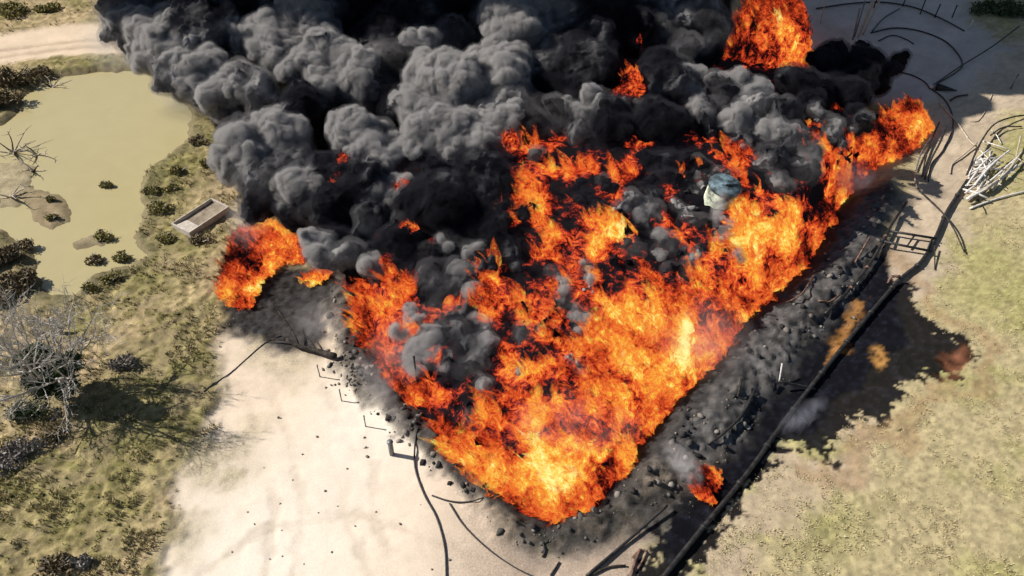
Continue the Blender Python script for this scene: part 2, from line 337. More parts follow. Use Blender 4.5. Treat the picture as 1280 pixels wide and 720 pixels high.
def pipe_line(name, px, rad, m, lift=0.0, parent=None, sides=8, sag=0.0, **tags):
    """a pipe, pole or hose lying on the ground along photo points (each point may carry its own height)"""
    pts = []
    for q in px:
        v = ON(q[0], q[1]); v.z += (q[2] if len(q) > 2 else 0) + lift + (rad if not callable(rad) else rad(.5)); pts.append(v)
    c = curve(pts, max(.3, 2 * (rad if not callable(rad) else .1)))
    for i in range(1, len(c) - 1):
        gz = ground_z(c[i].x, c[i].y)
        if c[i].z < gz + .02: c[i].z = gz + .03
    V, F = tube(c, rad, sides)
    return link(name, mesh(name, V, F, m, True), parent, **tags)
def blades(n, xy, h, wd, spread, lean, per=6, seed=1):      # tufts of grass, one mesh
    r = np.random.default_rng(seed); N = n * per
    z = terrain(xy)[0]; base = np.repeat(np.c_[xy, z - .03], per, 0); hh = np.repeat(h, per) * r.uniform(.6, 1.2, N)
    an = r.uniform(0, 2 * np.pi, N); ou = np.c_[np.cos(an), np.sin(an)]; rr = np.repeat(spread, per) * r.uniform(.1, .6, N)
    b = base.copy(); b[:, :2] += ou * rr[:, None]
    w_ = np.c_[-ou[:, 1], ou[:, 0], np.zeros(N)] * (np.repeat(wd, per) * r.uniform(.6, 1.3, N))[:, None]
    mid = b + np.c_[ou * (hh * lean * .4)[:, None], hh * .65]; tip = b + np.c_[ou * (hh * lean)[:, None], hh]
    V = np.stack([b - w_, b + w_, mid + w_ * .7, mid - w_ * .7, tip], 1).reshape(-1, 3)
    k = np.arange(N) * 5
    F = np.concatenate([np.stack([k, k + 1, k + 2], 1), np.stack([k, k + 2, k + 3], 1), np.stack([k + 3, k + 2, k + 4], 1)])
    return V, F

# ================================================================ SMOKE AND FIRE
SLOPE, Y0 = .16, 27.0
def ONS(px, py, lift=0.0):                                  # where a sight line meets the sloping top of the fire body
    d = ray(px, py); t = (CAM_H + Y0 * SLOPE - lift) / (SLOPE * d.y - d.z)
    return Vector((d.x * t, d.y * t, CAM_H + d.z * t)), t / FPX
def smoke_mat(name):
    """soot: from black smoke to grey smoke by tone (its ash, plus sun-side shading set per head), uneven at every size"""
    m, nt, N, L, b = mat(name); at = N.new('ShaderNodeAttribute'); at.attribute_name = 'tone'; n = noise_node(nt, .55, 6, .65, .8)
    a = N.new('ShaderNodeMath'); a.operation = 'MULTIPLY_ADD'; L.new(n.outputs['Fac'], a.inputs[0]); a.inputs[1].default_value = .7; L.new(at.outputs['Fac'], a.inputs[2])
    c = N.new('ShaderNodeMath'); c.operation = 'SUBTRACT'; c.inputs[1].default_value = .35; L.new(a.outputs[0], c.inputs[0])
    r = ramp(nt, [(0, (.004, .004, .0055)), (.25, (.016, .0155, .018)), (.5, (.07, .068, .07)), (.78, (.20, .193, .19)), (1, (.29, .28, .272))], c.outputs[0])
    L.new(r.outputs['Color'], b.inputs['Base Color']); b.inputs['Roughness'].default_value = 1; b.inputs['Specular IOR Level'].default_value = 0
    n2 = noise_node(nt, 3.2, 5, .6, .6); bump(nt, b, n2.outputs['Fac'], .5, .25)
    return m
def veil_mat(name, col, dens):
    m = bpy.data.materials.new(name); m.use_nodes = True; nt = m.node_tree; nt.nodes.remove(nt.nodes['Principled BSDF'])
    v = nt.nodes.new('ShaderNodeVolumePrincipled'); v.inputs['Color'].default_value = (*col, 1); v.inputs['Density'].default_value = dens
    v.inputs['Anisotropy'].default_value = 0; nt.links.new(v.outputs[0], nt.nodes['Material Output'].inputs['Volume']); return m
SMOKE = smoke_mat('smoke'); SOOT = veil_mat('thin soot', (.05, .05, .062), .55); FUZZ = veil_mat('thin smoke skin', (.27, .26, .265), .38); VEIL = veil_mat('smoke veil', (.59, .57, .56), 2.2)
def billow_shape(c, r, sub, seed, sq=(1, 1, .9), lobes=6, amp=1.0, small=0):
    """a cauliflower head of smoke: a star-shaped union of lobes with bulges on bulges"""
    q = np.random.default_rng(seed); n, f = ico(sub); c = np.array(c)
    rad = np.full(len(n), .48)
    for _ in range(lobes):
        dv_ = q.normal(size=3); dv_ /= np.linalg.norm(dv_); Rl = q.uniform(.30, .58); cc = dv_ * q.uniform(.3, .95 - Rl * .6)
        nc = n @ cc; disc = Rl ** 2 - cc @ cc + nc ** 2
        rad = np.maximum(rad, np.where(disc > 0, nc + np.sqrt(np.maximum(disc, 0)), 0))
    sq = np.array(sq); p = n * rad[:, None] * sq * r + c
    pw = p + (np.stack([vnoise(p / (r * .45) + k * 31.7 + seed, seed + k) for k in range(3)], 1) - .5) * r * .32
    d = 0
    for sc, am in ((.60, .28), (.30, .21), (.14, .11)):
        w = worley(pw / (r * sc) + seed * 7.1, seed * 3 + int(sc * 100)); d = d + am * np.sqrt(np.maximum(0, 1 - (w / .88) ** 2))
    d = d + .035 * (vnoise(p / (r * .06), seed) - .5) * 2
    return c + n * sq * r * ((rad * .74) + amp * d * (.5 + .5 * rad))[:, None], f

plume = bpy.data.objects.new('smoke_plume', None); COL.objects.link(plume); plume.location = ONS(700, 200)[0]
tag(plume, 'huge plume of black and grey smoke rolling up off the burning pit', 'smoke', kind='stuff')
HEADS = []
def billow(px, py, rp, tone, lift=0.0, seed=None):
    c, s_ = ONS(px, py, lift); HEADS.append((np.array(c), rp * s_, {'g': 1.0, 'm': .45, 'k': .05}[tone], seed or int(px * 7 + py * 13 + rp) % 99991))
# black heart of the plume
for a in [(760, 30, 85, 0), (735, 90, 60, .2), (700, 120, 60, -.5), (840, 110, 50, 0), (820, 165, 40, .4), (770, 160, 45, .3), (600, 235, 58, .3), (545, 262, 62, .3), (610, 290, 42, .5), (450, 255, 60, -.5), (400, 250, 60, -.8), (335, 245, 40, -.8), (480, 320, 46, -.3), (520, 290, 50, .2), (560, 365, 50, -1),
          (625, 325, 36, -.3), (600, 350, 36, .2), (500, 50, 75, -1), (420, 20, 70, -1), (330, 20, 70, -1), (270, 60, 70, -1), (470, 130, 60, -1), (560, 10, 80, -1), (680, 165, 34, -.8), (870, 55, 55, -.5), (888, 188, 26, .1), (965, 215, 34, .2), (932, 250, 16, .1), (945, 285, 18, .2),
          (1035, 75, 30, -2.2), (1020, 125, 30, -2), (960, 160, 40, 0), (1060, 110, 30, -2.4), (860, 0, 80, -1), (722, 250, 22, .5), (775, 262, 24, .6), (800, 290, 26, .5), (835, 320, 24, .4), (790, 322, 22, .4), (755, 335, 16, .4), (700, 345, 20, .3), (300, 130, 45, -1), (390, 150, 50, -.8), (420, 310, 35, -.6), (595, 420, 26, .3), (560, 425, 30, .2), (655, 422, 28, .2), (1098, 92, 24, -3.4), (640, 225, 16, .3), (740, 238, 16, .3), (830, 215, 26, .4), (985, 250, 18, .1), (690, 455, 14, -.2), (580, 495, 24, -.2), (570, 560, 10, -.3), (1075, 160, 16, -.9), (1120, 78, 18, -4),
          (540, 385, 24, .2), (578, 388, 26, .2), (605, 385, 20, .2), (700, 395, 18, .2), (665, 395, 22, .2), (640, 440, 20, .1), (640, 405, 16, .1), (700, 240, 12, .5), (862, 232, 14, .2)]:
    billow(a[0], a[1], a[2], 'k', a[3] - (.2 if a[2] > 34 else .7))
q_ = np.random.default_rng(21)                              # black rolls filling the gaps between the open flames
GAPS = [(740, 250, 26), (715, 262, 14), (770, 268, 24), (800, 262, 30), (820, 235, 28), (835, 200, 30), (800, 165, 30), (870, 200, 22), (800, 315, 26), (840, 325, 22), (765, 335, 16), (705, 345, 16), (640, 300, 30), (620, 260, 34), (660, 340, 24), (880, 150, 30), (930, 170, 28), (910, 240, 14), (970, 250, 18), (880, 320, 16), (735, 160, 34), (660, 165, 30), (1010, 200, 22), (990, 130, 30), (1000, 100, 24), (590, 380, 20), (545, 380, 20), (650, 385, 18), (690, 385, 16), (580, 450, 30), (550, 430, 24), (590, 510, 14), (655, 430, 16), (720, 420, 14), (1045, 170, 16), (1080, 150, 18), (1020, 175, 16), (1060, 195, 10), (610, 320, 26), (570, 290, 30), (520, 360, 20), (905, 160, 24), (900, 290, 14), (860, 235, 16)]
for x, y, r in GAPS:
    for k in range(6): billow(x + q_.normal(0, r * .55), y + q_.normal(0, r * .5), r * q_.uniform(.3, .66), 'k' if q_.random() < .75 else 'm', q_.uniform(-.6, 1.2), int(q_.integers(9999)))
for k in range(34): billow(q_.uniform(1010, 1098), q_.uniform(52, 128), q_.uniform(9, 21), 'k', q_.uniform(-3.8, -1.2), int(q_.integers(9999)))
N_BLACK = len(HEADS)
# grey heads in the sun
for a in [(165, 15, 48, 'm'), (205, 48, 55, 'g'), (238, 95, 40, 'g'), (215, 100, 30, 'm'), (255, 20, 48, 'm'), (285, 105, 44, 'g'), (325, 118, 34, 'm'),
          (345, 55, 52, 'g'), (385, 30, 44, 'g'), (400, 78, 40, 'g'), (442, 92, 50, 'g'), (490, 78, 28, 'm'), (515, 25, 26, 'k'), (525, 65, 32, 'g'), (570, 45, 24, 'm'),
          (560, 125, 58, 'g'), (600, 165, 54, 'g'), (545, 165, 42, 'g'), (640, 95, 55, 'g'), (660, 50, 58, 'g'), (690, 25, 42, 'g'), (618, 30, 30, 'm'), (700, 70, 28, 'm'), (640, 145, 38, 'm'),
          (352, 172, 44, 'g'), (305, 195, 40, 'g'), (330, 225, 30, 'm'), (378, 238, 34, 'g'), (365, 205, 26, 'm'), (300, 165, 20, 'm'),
          (452, 172, 36, 'g'), (478, 200, 34, 'g'), (494, 240, 28, 'g'), (470, 250, 20, 'm'), (500, 275, 20, 'm'), (455, 275, 16, 'm'),
          (690, 150, 34, 'm'), (738, 138, 32, 'g'), (722, 165, 22, 'm'), (535, 325, 28, 'm'), (572, 322, 32, 'g'), (595, 335, 26, 'g'), (545, 355, 20, 'm'),
          (408, 310, 26, 'g'), (440, 312, 20, 'm'), (466, 330, 18, 'g'),
          (820, 14, 46, 'g'), (868, 40, 40, 'm'), (880, 20, 36, 'm'), (850, 62, 26, 'm'), (868, 120, 30, 'g'), (905, 130, 32, 'm'), (955, 145, 42, 'g'), (985, 180, 40, 'm'), (940, 190, 28, 'm'), (985, 215, 26, 'm'), (1030, 150, 22, 'm'),
          (838, 308, 18, 'm'), (860, 330, 20, 'm'), (878, 268, 13, 'm'), (884, 214, 10, 'm'), (898, 222, 9, 'g'), (878, 226, 9, 'g'), (872, 238, 11, 'm'), (912, 250, 10, 'k'), (908, 282, 13, 'g'), (915, 225, 10, 'm'), (868, 205, 12, 'm'), (858, 268, 16, 'm'), (912, 312, 20, 'g'), (805, 255, 18, 'm'), (818, 290, 18, 'g'),
          (712, 372, 20, 'g'), (725, 398, 20, 'g'), (735, 345, 15, 'g'), (694, 355, 14, 'm'), (690, 400, 18, 'm'), (655, 405, 20, 'm'), (660, 460, 15, 'g'), (722, 455, 16, 'g'), (722, 430, 14, 'm'), (655, 436, 14, 'm'),
          (530, 405, 24, 'g'), (560, 412, 26, 'm'), (592, 408, 24, 'g'), (545, 440, 24, 'g'), (575, 455, 22, 'm'), (598, 470, 22, 'g'), (600, 440, 20, 'm'), (590, 530, 16, 'm'), (515, 430, 20, 'g'), (600, 500, 16, 'm')]:
    x, y, r, t = a
    if (x > 500 and y > 238) or (x > 790 and y > 100):      # torn, leaning columns where smoke breaks out of the flames
        for k in range(11):
            u = k / 10; billow(x + (u - .5) * -r * .9 + q_.normal(0, r * .34), y + (.5 - u) * r * 1.9 + q_.normal(0, r * .25), r * q_.uniform(.22, .55) * (1.15 - .35 * abs(u - .4)), ('g' if t == 'g' and q_.random() < .72 else 'm' if q_.random() < .7 else 'k'), q_.uniform(.1, 1.2), int(q_.integers(9999)))
    else:
        billow(x, y, r * .9, t, .9)
        for k in range(7):                                  # sun shading put into the tone: paler heads sunward, darker ones opposite
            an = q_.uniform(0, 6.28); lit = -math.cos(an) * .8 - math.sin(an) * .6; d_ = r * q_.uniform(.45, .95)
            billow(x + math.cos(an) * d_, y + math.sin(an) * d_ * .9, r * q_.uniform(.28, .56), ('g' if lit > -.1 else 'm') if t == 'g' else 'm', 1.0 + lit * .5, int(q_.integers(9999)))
def remeshed(heads, voxel, sub, relax):                     # one skin round all the heads
    VV, FF, off = [], [], 0
    for c, r, t, sd_ in heads:
        v, f = billow_shape(c, r, sub if r > 1.6 else 3, sd_, (1, 1, .92), 7, .8); VV.append(v); FF.append(f + off); off += len(v)
    me = mesh('billows', np.concatenate(VV), np.concatenate(FF)); o = bpy.data.objects.new('billows', me); COL.objects.link(o)
    md = o.modifiers.new('skin', 'REMESH'); md.mode = 'VOXEL'; md.voxel_size = voxel; md.adaptivity = 0
    dg = bpy.context.evaluated_depsgraph_get(); ev = o.evaluated_get(dg).to_mesh(); n = len(ev.vertices); v = np.empty(n * 3, np.float32); ev.vertices.foreach_get('co', v); v = v.reshape(-1, 3).astype(float)
    f = np.empty(len(ev.polygons) * 4, np.int32); ev.loops.foreach_get('vertex_index', f); f = f.reshape(-1, 4)
    o.evaluated_get(dg).to_mesh_clear(); bpy.data.objects.remove(o); bpy.data.meshes.remove(me)
    e = np.concatenate([f[:, [0, 1]], f[:, [1, 2]], f[:, [2, 3]], f[:, [3, 0]]]); cnt = np.bincount(e[:, 0], minlength=n)[:, None]
    for _ in range(relax):
        q = np.stack([np.bincount(e[:, 0], weights=v[e[:, 1], k], minlength=n) for k in range(3)], 1); v = .5 * v + .5 * q / np.maximum(cnt, 1)
    return v, f
def normals(v, f):
    nn = np.cross(v[f[:, 2]] - v[f[:, 0]], v[f[:, 3]] - v[f[:, 1]]); o = np.zeros_like(v)
    for k in range(4):
        for a in range(3): o[:, a] += np.bincount(f[:, k], weights=nn[:, a], minlength=len(v))
    return o / np.maximum(np.linalg.norm(o, axis=1)[:, None], 1e-9)
def smoke_skin(heads, voxel, sub, relax, scales, root, shift=0.0, veil=None):
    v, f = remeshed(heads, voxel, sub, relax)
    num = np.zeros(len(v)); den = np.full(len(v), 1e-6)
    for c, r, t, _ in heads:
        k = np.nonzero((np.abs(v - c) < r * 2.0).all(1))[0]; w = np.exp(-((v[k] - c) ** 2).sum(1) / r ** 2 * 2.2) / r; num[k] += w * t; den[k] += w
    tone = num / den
    k_ = scales[0][0] / 1.7                                 # the wind tears and stretches the heads
    v = v + ((np.stack([vnoise(v / (2.2 * k_) + k * 19.7, 220 + k) for k in range(3)], 1) - .5) * 1.05 + (np.stack([vnoise(v / (.95 * k_) + k * 23.1, 230 + k) for k in range(3)], 1) - .5) * .45) * k_
    n = normals(v, f)
    wq = v + (np.stack([vnoise(v / 1.6 + k * 31.7, 200 + k) for k in range(3)], 1) - .5) * 1.3
    wq += (np.stack([vnoise(v / .6 + k * 11.7, 210 + k) for k in range(3)], 1) - .5) * .4
    d = 0
    for sc, am in scales: d = d + am * np.sqrt(np.maximum(0, 1 - (worley(wq / sc, 300 + int(sc * 100)) / .70) ** 2))
    v = v + n * (d - .45 + shift)[:, None]
    if veil: link('veil', mesh('veil', v - np.array(root.location), f, veil, True), root, kind='stuff'); return
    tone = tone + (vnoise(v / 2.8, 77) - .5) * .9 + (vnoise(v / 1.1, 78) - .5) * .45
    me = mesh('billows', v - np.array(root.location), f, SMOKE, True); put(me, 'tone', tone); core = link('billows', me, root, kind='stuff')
def put(me, name, val):
    a = me.attributes.new(name, 'FLOAT', 'POINT'); a.data.foreach_set('value', np.asarray(val, dtype=np.float32))
SC_ = ((1.8, .40), (.85, .30), (.42, .17))
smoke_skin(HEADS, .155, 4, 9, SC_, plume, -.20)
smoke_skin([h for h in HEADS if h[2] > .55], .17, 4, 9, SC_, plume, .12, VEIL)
smoke_skin([h for h in HEADS if h[2] > .3], .34, 3, 6, ((1.8, .40), (.85, .30)), plume, .5, FUZZ)
smoke_skin([h for h in HEADS if h[2] <= .3], .36, 3, 6, ((1.8, .40), (.85, .30)), plume, .4, SOOT)
# the plume goes on above the picture: it climbs and drifts away to the far side
UP = [(np.array((x, y, z), float), float(r), .55 + .25 * ((x + z) % 3 == 0), int(x * 3 + z * 5 + 900)) for x, y, z, r in [(-52, 92, 26, 12), (-36, 94, 28, 13), (-20, 96, 30, 14), (-4, 100, 34, 14), (8, 107, 34, 13), (20, 110, 32, 11), (-30, 112, 44, 17), (-8, 116, 48, 18), (14, 120, 50, 17), (-20, 134, 62, 20), (6, 138, 66, 21), (27, 114, 30, 9)]]
smoke_skin(UP, .9, 4, 3, ((7.0, 1.9), (3.2, 1.1)), plume)

# ---------------------------------------------------------------- flames
def flame_mat(name, alpha=False):
    """fire: glows from dull red to yellow with the heat of the place; where it is coldest, black soot without glow"""
    m, nt, N, L, b = mat(name); at = N.new('ShaderNodeAttribute'); at.attribute_name = 'fire_heat'
    n1 = noise_node(nt, 1.15, 7, .64, 1.8); n2 = noise_node(nt, .30, 3, .5, .8); n3 = noise_node(nt, 1.7, 3, .6, 2.2)
    rd = N.new('ShaderNodeMath'); rd.operation = 'ABSOLUTE'; sb = N.new('ShaderNodeMath'); sb.operation = 'SUBTRACT'; sb.inputs[1].default_value = .5; L.new(n3.outputs['Fac'], sb.inputs[0]); L.new(sb.outputs[0], rd.inputs[0])
    a0 = N.new('ShaderNodeMath'); a0.operation = 'MULTIPLY_ADD'; L.new(rd.outputs[0], a0.inputs[0]); a0.inputs[1].default_value = -2.8; L.new(at.outputs['Fac'], a0.inputs[2])   # bright filaments
    a1 = N.new('ShaderNodeMath'); a1.operation = 'MULTIPLY_ADD'; L.new(n1.outputs['Fac'], a1.inputs[0]); a1.inputs[1].default_value = 4.0; L.new(a0.outputs[0], a1.inputs[2])
    a2 = N.new('ShaderNodeMath'); a2.operation = 'MULTIPLY_ADD'; L.new(n2.outputs['Fac'], a2.inputs[0]); a2.inputs[1].default_value = 3.0; L.new(a1.outputs[0], a2.inputs[2])
    mr = N.new('ShaderNodeMapRange'); mr.inputs['From Min'].default_value = 2.15; mr.inputs['From Max'].default_value = 4.7; L.new(a2.outputs[0], mr.inputs['Value'])
    r = ramp(nt, [(0, (.002, .0015, .002)), (.14, (.012, .002, .002)), (.27, (.20, .014, .006)), (.40, (.52, .05, .012)), (.56, (.66, .135, .024)), (.73, (.70, .29, .032)), (.86, (.72, .50, .06)), (1, (.8, .72, .25))], mr.outputs[0])
    e = N.new('ShaderNodeEmission'); L.new(r.outputs['Color'], e.inputs['Color']); e.inputs['Strength'].default_value = 1.0
    b.inputs['Base Color'].default_value = (.007, .0066, .008, 1); b.inputs['Roughness'].default_value = 1; b.inputs['Specular IOR Level'].default_value = 0
    add = N.new('ShaderNodeAddShader'); L.new(b.outputs[0], add.inputs[0]); L.new(e.outputs[0], add.inputs[1]); last = add
    if alpha:                                               # a tongue thins out along its own length and is torn at the tip
        al = N.new('ShaderNodeAttribute'); al.attribute_name = 'body'
        n4 = noise_node(nt, 3.0, 4, .7, .8); s1 = N.new('ShaderNodeMath'); s1.operation = 'MULTIPLY_ADD'; L.new(n4.outputs['Fac'], s1.inputs[0]); s1.inputs[1].default_value = 1.6; s1.inputs[2].default_value = -.8
        s2 = N.new('ShaderNodeMath'); s2.operation = 'ADD'; s2.use_clamp = True; L.new(s1.outputs[0], s2.inputs[0]); L.new(al.outputs['Fac'], s2.inputs[1])
        tr = N.new('ShaderNodeBsdfTransparent'); mix = N.new('ShaderNodeMixShader'); L.new(s2.outputs[0], mix.inputs[0]); L.new(tr.outputs[0], mix.inputs[1]); L.new(e.outputs[0], mix.inputs[2]); last = mix
    L.new(last.outputs[0], N['Material Output'].inputs['Surface']); return m
F_BODY = flame_mat('fire'); F_TONGUE = flame_mat('flame tongues', True)
def to_px(p):
    dep = p[:, 1] * cp - (p[:, 2] - CAM_H) * sp
    return np.c_[640 + FPX * p[:, 0] / dep, 360 - FPX * (p[:, 1] * sp + (p[:, 2] - CAM_H) * cp) / dep]
HOT = [(835, 402, 44, .36), (850, 470, 50, .12), (750, 300, 34, .45), (660, 260, 30, .2), (735, 560, 34, .3), (690, 600, 40, .3), (640, 590, 34, .15), (620, 520, 36, .18), (545, 485, 22, .35), (985, 66, 26, .5), (950, 84, 22, .3), (925, 30, 30, -.5), (975, 30, 18, -.3), (1130, 165, 36, .45), (1045, 205, 24, .25), (1085, 205, 24, .2), (1075, 165, 22, -.5), (1100, 195, 14, -.3), (1050, 180, 14, -.3), (290, 332, 14, -.5), (314, 348, 10, -.4), (370, 312, 14, -.2), (330, 300, 18, .2), (1125, 150, 14, -.4), (1100, 215, 12, -.3), (1030, 215, 16, -.35), (1015, 260, 20, -.3), (1000, 290, 12, -.3), (960, 15, 20, -.3), (915, 70, 16, -.3), (690, 585, 16, .4), (745, 560, 15, .45), (705, 615, 14, .35), (640, 530, 14, .3), (820, 395, 16, .4), (850, 425, 16, .4), (800, 450, 14, .3), (770, 480, 13, .3), (880, 390, 14, .3), (610, 545, 12, .3), (660, 600, 12, .3), (730, 500, 13, .3), (320, 335, 14, .25),
       (930, 300, 30, .18), (990, 300, 30, .1), (480, 370, 16, .2), (345, 300, 30, .15), (305, 370, 16, .5), (780, 215, 24, .2), (760, 420, 50, .1), (700, 440, 60, .02), (960, 350, 40, .15), (725, 625, 40, .15),
       (770, 550, 14, -.55), (690, 520, 16, -.45), (560, 515, 20, -.5), (545, 560, 22, -.2), (855, 425, 14, -.35), (650, 580, 12, -.3), (600, 490, 25, -.3), (690, 205, 25, .1), (620, 370, 22, .0),
       (720, 240, 30, -.45), (760, 350, 34, -.4), (820, 260, 40, -.3), (880, 270, 30, -.3), (700, 340, 24, -.3), (625, 450, 40, -.35), (570, 445, 50, -1.0), (655, 420, 26, -.5), (715, 385, 30, -.5), (600, 500, 24, -.5), (1060, 120, 40, -.35), (1080, 160, 26, -.1), (640, 480, 30, -.1)]
def heat_of(v, base):
    q = to_px(v); h = np.full(len(v), base); q = q + (np.c_[vnoise(v / 1.6, 411), vnoise(v / 1.6, 412)] - .5) * 70 + (np.c_[vnoise(v / .6, 413), vnoise(v / .6, 414)] - .5) * 24
    for x, y, r, s in HOT: h += s * 1.5 * np.exp(-((q[:, 0] - x) ** 2 + (q[:, 1] - y) ** 2) / r ** 2)
    return h
def fire_body(root, poly, top, step, base, bumps, edge=3.0, z0=-.4, cool=None):
    """the rolling mass of fire over a burning surface: bulges of flame, falling to nothing at its rim"""
    x0, x1 = min(v.x for v in poly), max(v.x for v in poly); y0, y1 = min(v.y for v in poly), max(v.y for v in poly)
    gx, gy = np.arange(x0 - 1, x1 + 1, step), np.arange(y0 - 1, y1 + 1, step); X, Y = np.meshgrid(gx, gy); p = np.c_[X.ravel(), Y.ravel()]
    w = fbm2(p / 1.2, 3, 41) - .5; d = poly_sd(p, poly) + w * 1.6
    t = smooth(0, -edge, d); z = z0 + t * top(p)
    q3 = np.c_[p + (np.c_[fbm2(p / 1.5, 2, 45), fbm2(p / 1.5, 2, 46)] - .5) * 1.6, z]
    bl = np.sqrt(np.maximum(0, 1 - (worley(q3 / 1.9, 51) / .9) ** 2)) * .9 + np.sqrt(np.maximum(0, 1 - (worley(q3 / .8, 55) / .9) ** 2)) * .45
    z = z + bl * bumps * smooth(0, -1.4, d)
    keep = d < .1
    nr, nc = X.shape; i = np.arange(nr * nc).reshape(nr, nc); f = np.stack([i[:-1, :-1], i[:-1, 1:], i[1:, 1:], i[1:, :-1]], -1).reshape(-1, 4)
    f = f[keep[f].all(1)]; used, inv = np.unique(f, return_inverse=True); f = inv.reshape(f.shape)
    v = np.c_[p, z][used]; h = heat_of(v, base) + (bl[used] - .7) * .12 + (vnoise(v / 2.1, 421) - .5) * 1.1 + (vnoise(v / .8, 422) - .5) * .8
    if cool is not None: h = h + cool(v)
    me = mesh('flame_bed', v - np.array(root.location), f, F_BODY, True); put(me, 'fire_heat', h); link('flame_bed', me, root)
    return v, h
def tongues(root, pos, h0, size, seed=3, name='flame_tongues', lean=(-.45, .12)):
    """licks of flame standing on the fire: curved torn blades, cut and joined by the thousand"""
    q = np.random.default_rng(seed); n = len(pos); K = 5
    H = size * q.uniform(.5, 1.35, n); Wd = H * q.uniform(.16, .34, n); an = q.uniform(0, 2 * np.pi, n)
    side = np.c_[np.cos(an), np.sin(an), q.uniform(-.3, .3, n)]; V = []; bd = []; ht = []
    ph = q.uniform(0, 6, n); ld = np.c_[lean[0] + q.normal(0, .3, n), lean[1] + q.normal(0, .3, n)]
    for k in range(K):
        t = k / (K - 1); wv = Wd * (np.sin(np.pi * (t * .82 + .18)) ** .8)
        c = pos + np.c_[ld * (H * t ** 1.5)[:, None], H * t]; c = c + side[:, [1, 0, 2]] * (np.sin(ph + t * 4) * H * .10)[:, None]
        V += [c - side * wv[:, None], c + np.c_[ld * 0, wv * .35], c + side * wv[:, None]]
        bd += [np.full(n, .62 - .62 * t)] + [np.full(n, 1.0 - .75 * t)] + [np.full(n, .62 - .62 * t)]; ht += [h0 + .16 - .42 * t] * 3
    V = np.stack(V, 1).reshape(-1, 3); b = np.arange(n) * K * 3; F = []
    for k in range(K - 1):
        for s in (0, 1):
            o = k * 3 + s; F.append(np.stack([b + o, b + o + 1, b + o + 4, b + o + 3], 1))
    me = mesh(name, V - np.array(root.location), np.concatenate(F), F_TONGUE, True); put(me, 'fire_heat', np.stack(ht, 1).reshape(-1)); put(me, 'body', np.stack(bd, 1).reshape(-1))
    link(name, me, root, kind='stuff')
def fire(name, label, loc):
    o = bpy.data.objects.new(name, None); COL.objects.link(o); o.location = loc; return tag(o, label, 'fire')
def sample(v, h, n, seed, lo=-.15):
    q = np.random.default_rng(seed); ok = np.nonzero(h > lo)[0]; k = q.choice(ok, min(n, len(ok)), replace=False); return v[k], h[k]

main = fire('oil_fire', 'vast sheet of orange and yellow flames filling the oil pit in the middle', G(760, 480))
def top_main(p): return (np.clip((p[:, 1] - Y0) * SLOPE, .2, 6) + .5) * (1 - .7 * smooth(61, 70, p[:, 1]) * smooth(11, 19, p[:, 0]))
BURN = [(1045, 130, 14), (1020, 150, 14), (1060, 150, 12), (705, 245, 14), (690, 290, 18), (640, 275, 14), (905, 205, 14), (955, 262, 14), (815, 215, 10), (845, 217, 10), (608, 385, 16), (870, 178, 10), (920, 92, 14), (480, 350, 14), (1030, 190, 26), (650, 400, 12), (760, 345, 14), (905, 330, 24), (915, 300, 16), (680, 195, 34), (650, 225, 24), (720, 205, 28), (775, 212, 34), (800, 190, 16), (665, 255, 36), (700, 280, 36), (750, 300, 44), (690, 320, 30), (730, 330, 30), (850, 268, 26), (850, 160, 20), (790, 108, 22), (930, 210, 22), (950, 245, 22), (620, 365, 24), (480, 365, 22), (500, 385, 30), (470, 400, 30), (1040, 240, 50), (1010, 300, 50), (880, 345, 50), (960, 320, 60), (800, 370, 50), (860, 300, 26), (1060, 190, 36), (1040, 102, 16), (790, 300, 22), (930, 285, 22), (560, 440, 1)]
def cool_main(v):
    q = to_px(v); hot = np.zeros(len(v)); q = q + (np.c_[vnoise(v / 1.5, 401), vnoise(v / 1.5, 402)] - .5) * 46 + (np.c_[vnoise(v / .6, 403), vnoise(v / .6, 404)] - .5) * 18
    for x, y, r in BURN: hot = np.maximum(hot, 1.1 * np.exp(-((q[:, 0] - x) ** 2 + (q[:, 1] - y) ** 2) / (r * .95) ** 2))
    edge = np.clip((q[:, 0] - 880) / 60, 0, 1) * smooth(235, 270, q[:, 1])      # the long right flank burns to the top
    return -1.6 * smooth(385, 335, q[:, 1]) * (1 - np.clip(np.maximum(hot, edge), 0, 1))
v_, h_ = fire_body(main, PIT, top_main, .15, -.08, .8, cool=cool_main)
front = v_[:, 1] < 75
rim_ = front & (v_[:, 1] < 62) & (np.abs(poly_sd(v_[:, :2], PIT)) < 1.1)
p_, hh_ = sample(v_[rim_], h_[rim_] - .15, 2200, 4, -.9); tongues(main, p_, hh_, .8 + .5 * np.random.default_rng(1).random(len(p_)), 6)
p_, hh_ = sample(v_[front], h_[front], 3200, 5, -.05); tongues(main, p_, hh_, .8 + .9 * np.random.default_rng(1).random(len(p_)), 7)
def flame_ball(root, px, py, rp, heat, lift=.9, sq=(1, 1, 1.2)):   # a rolling ball of fire breaking out between the smoke heads
    c, s = ONS(px, py, lift); v, f = billow_shape(c, rp * s, 5, int(px + py * 3), sq, 5, 1.0)
    me = mesh('fireball', v - np.array(root.location), f, F_BODY, True); q = np.random.default_rng(int(px)); put(me, 'fire_heat', np.full(len(v), heat) + (worley(v / (rp * s * .5), 3) - .5) * -.5); link('fireball', me, root)
    k = q.choice(len(v), 260); nrm = (v[k] - np.array(c)); ok = nrm[:, 2] > 0; tongues(root, v[k][ok], np.full(ok.sum(), heat), rp * s * .45, int(px + 5))
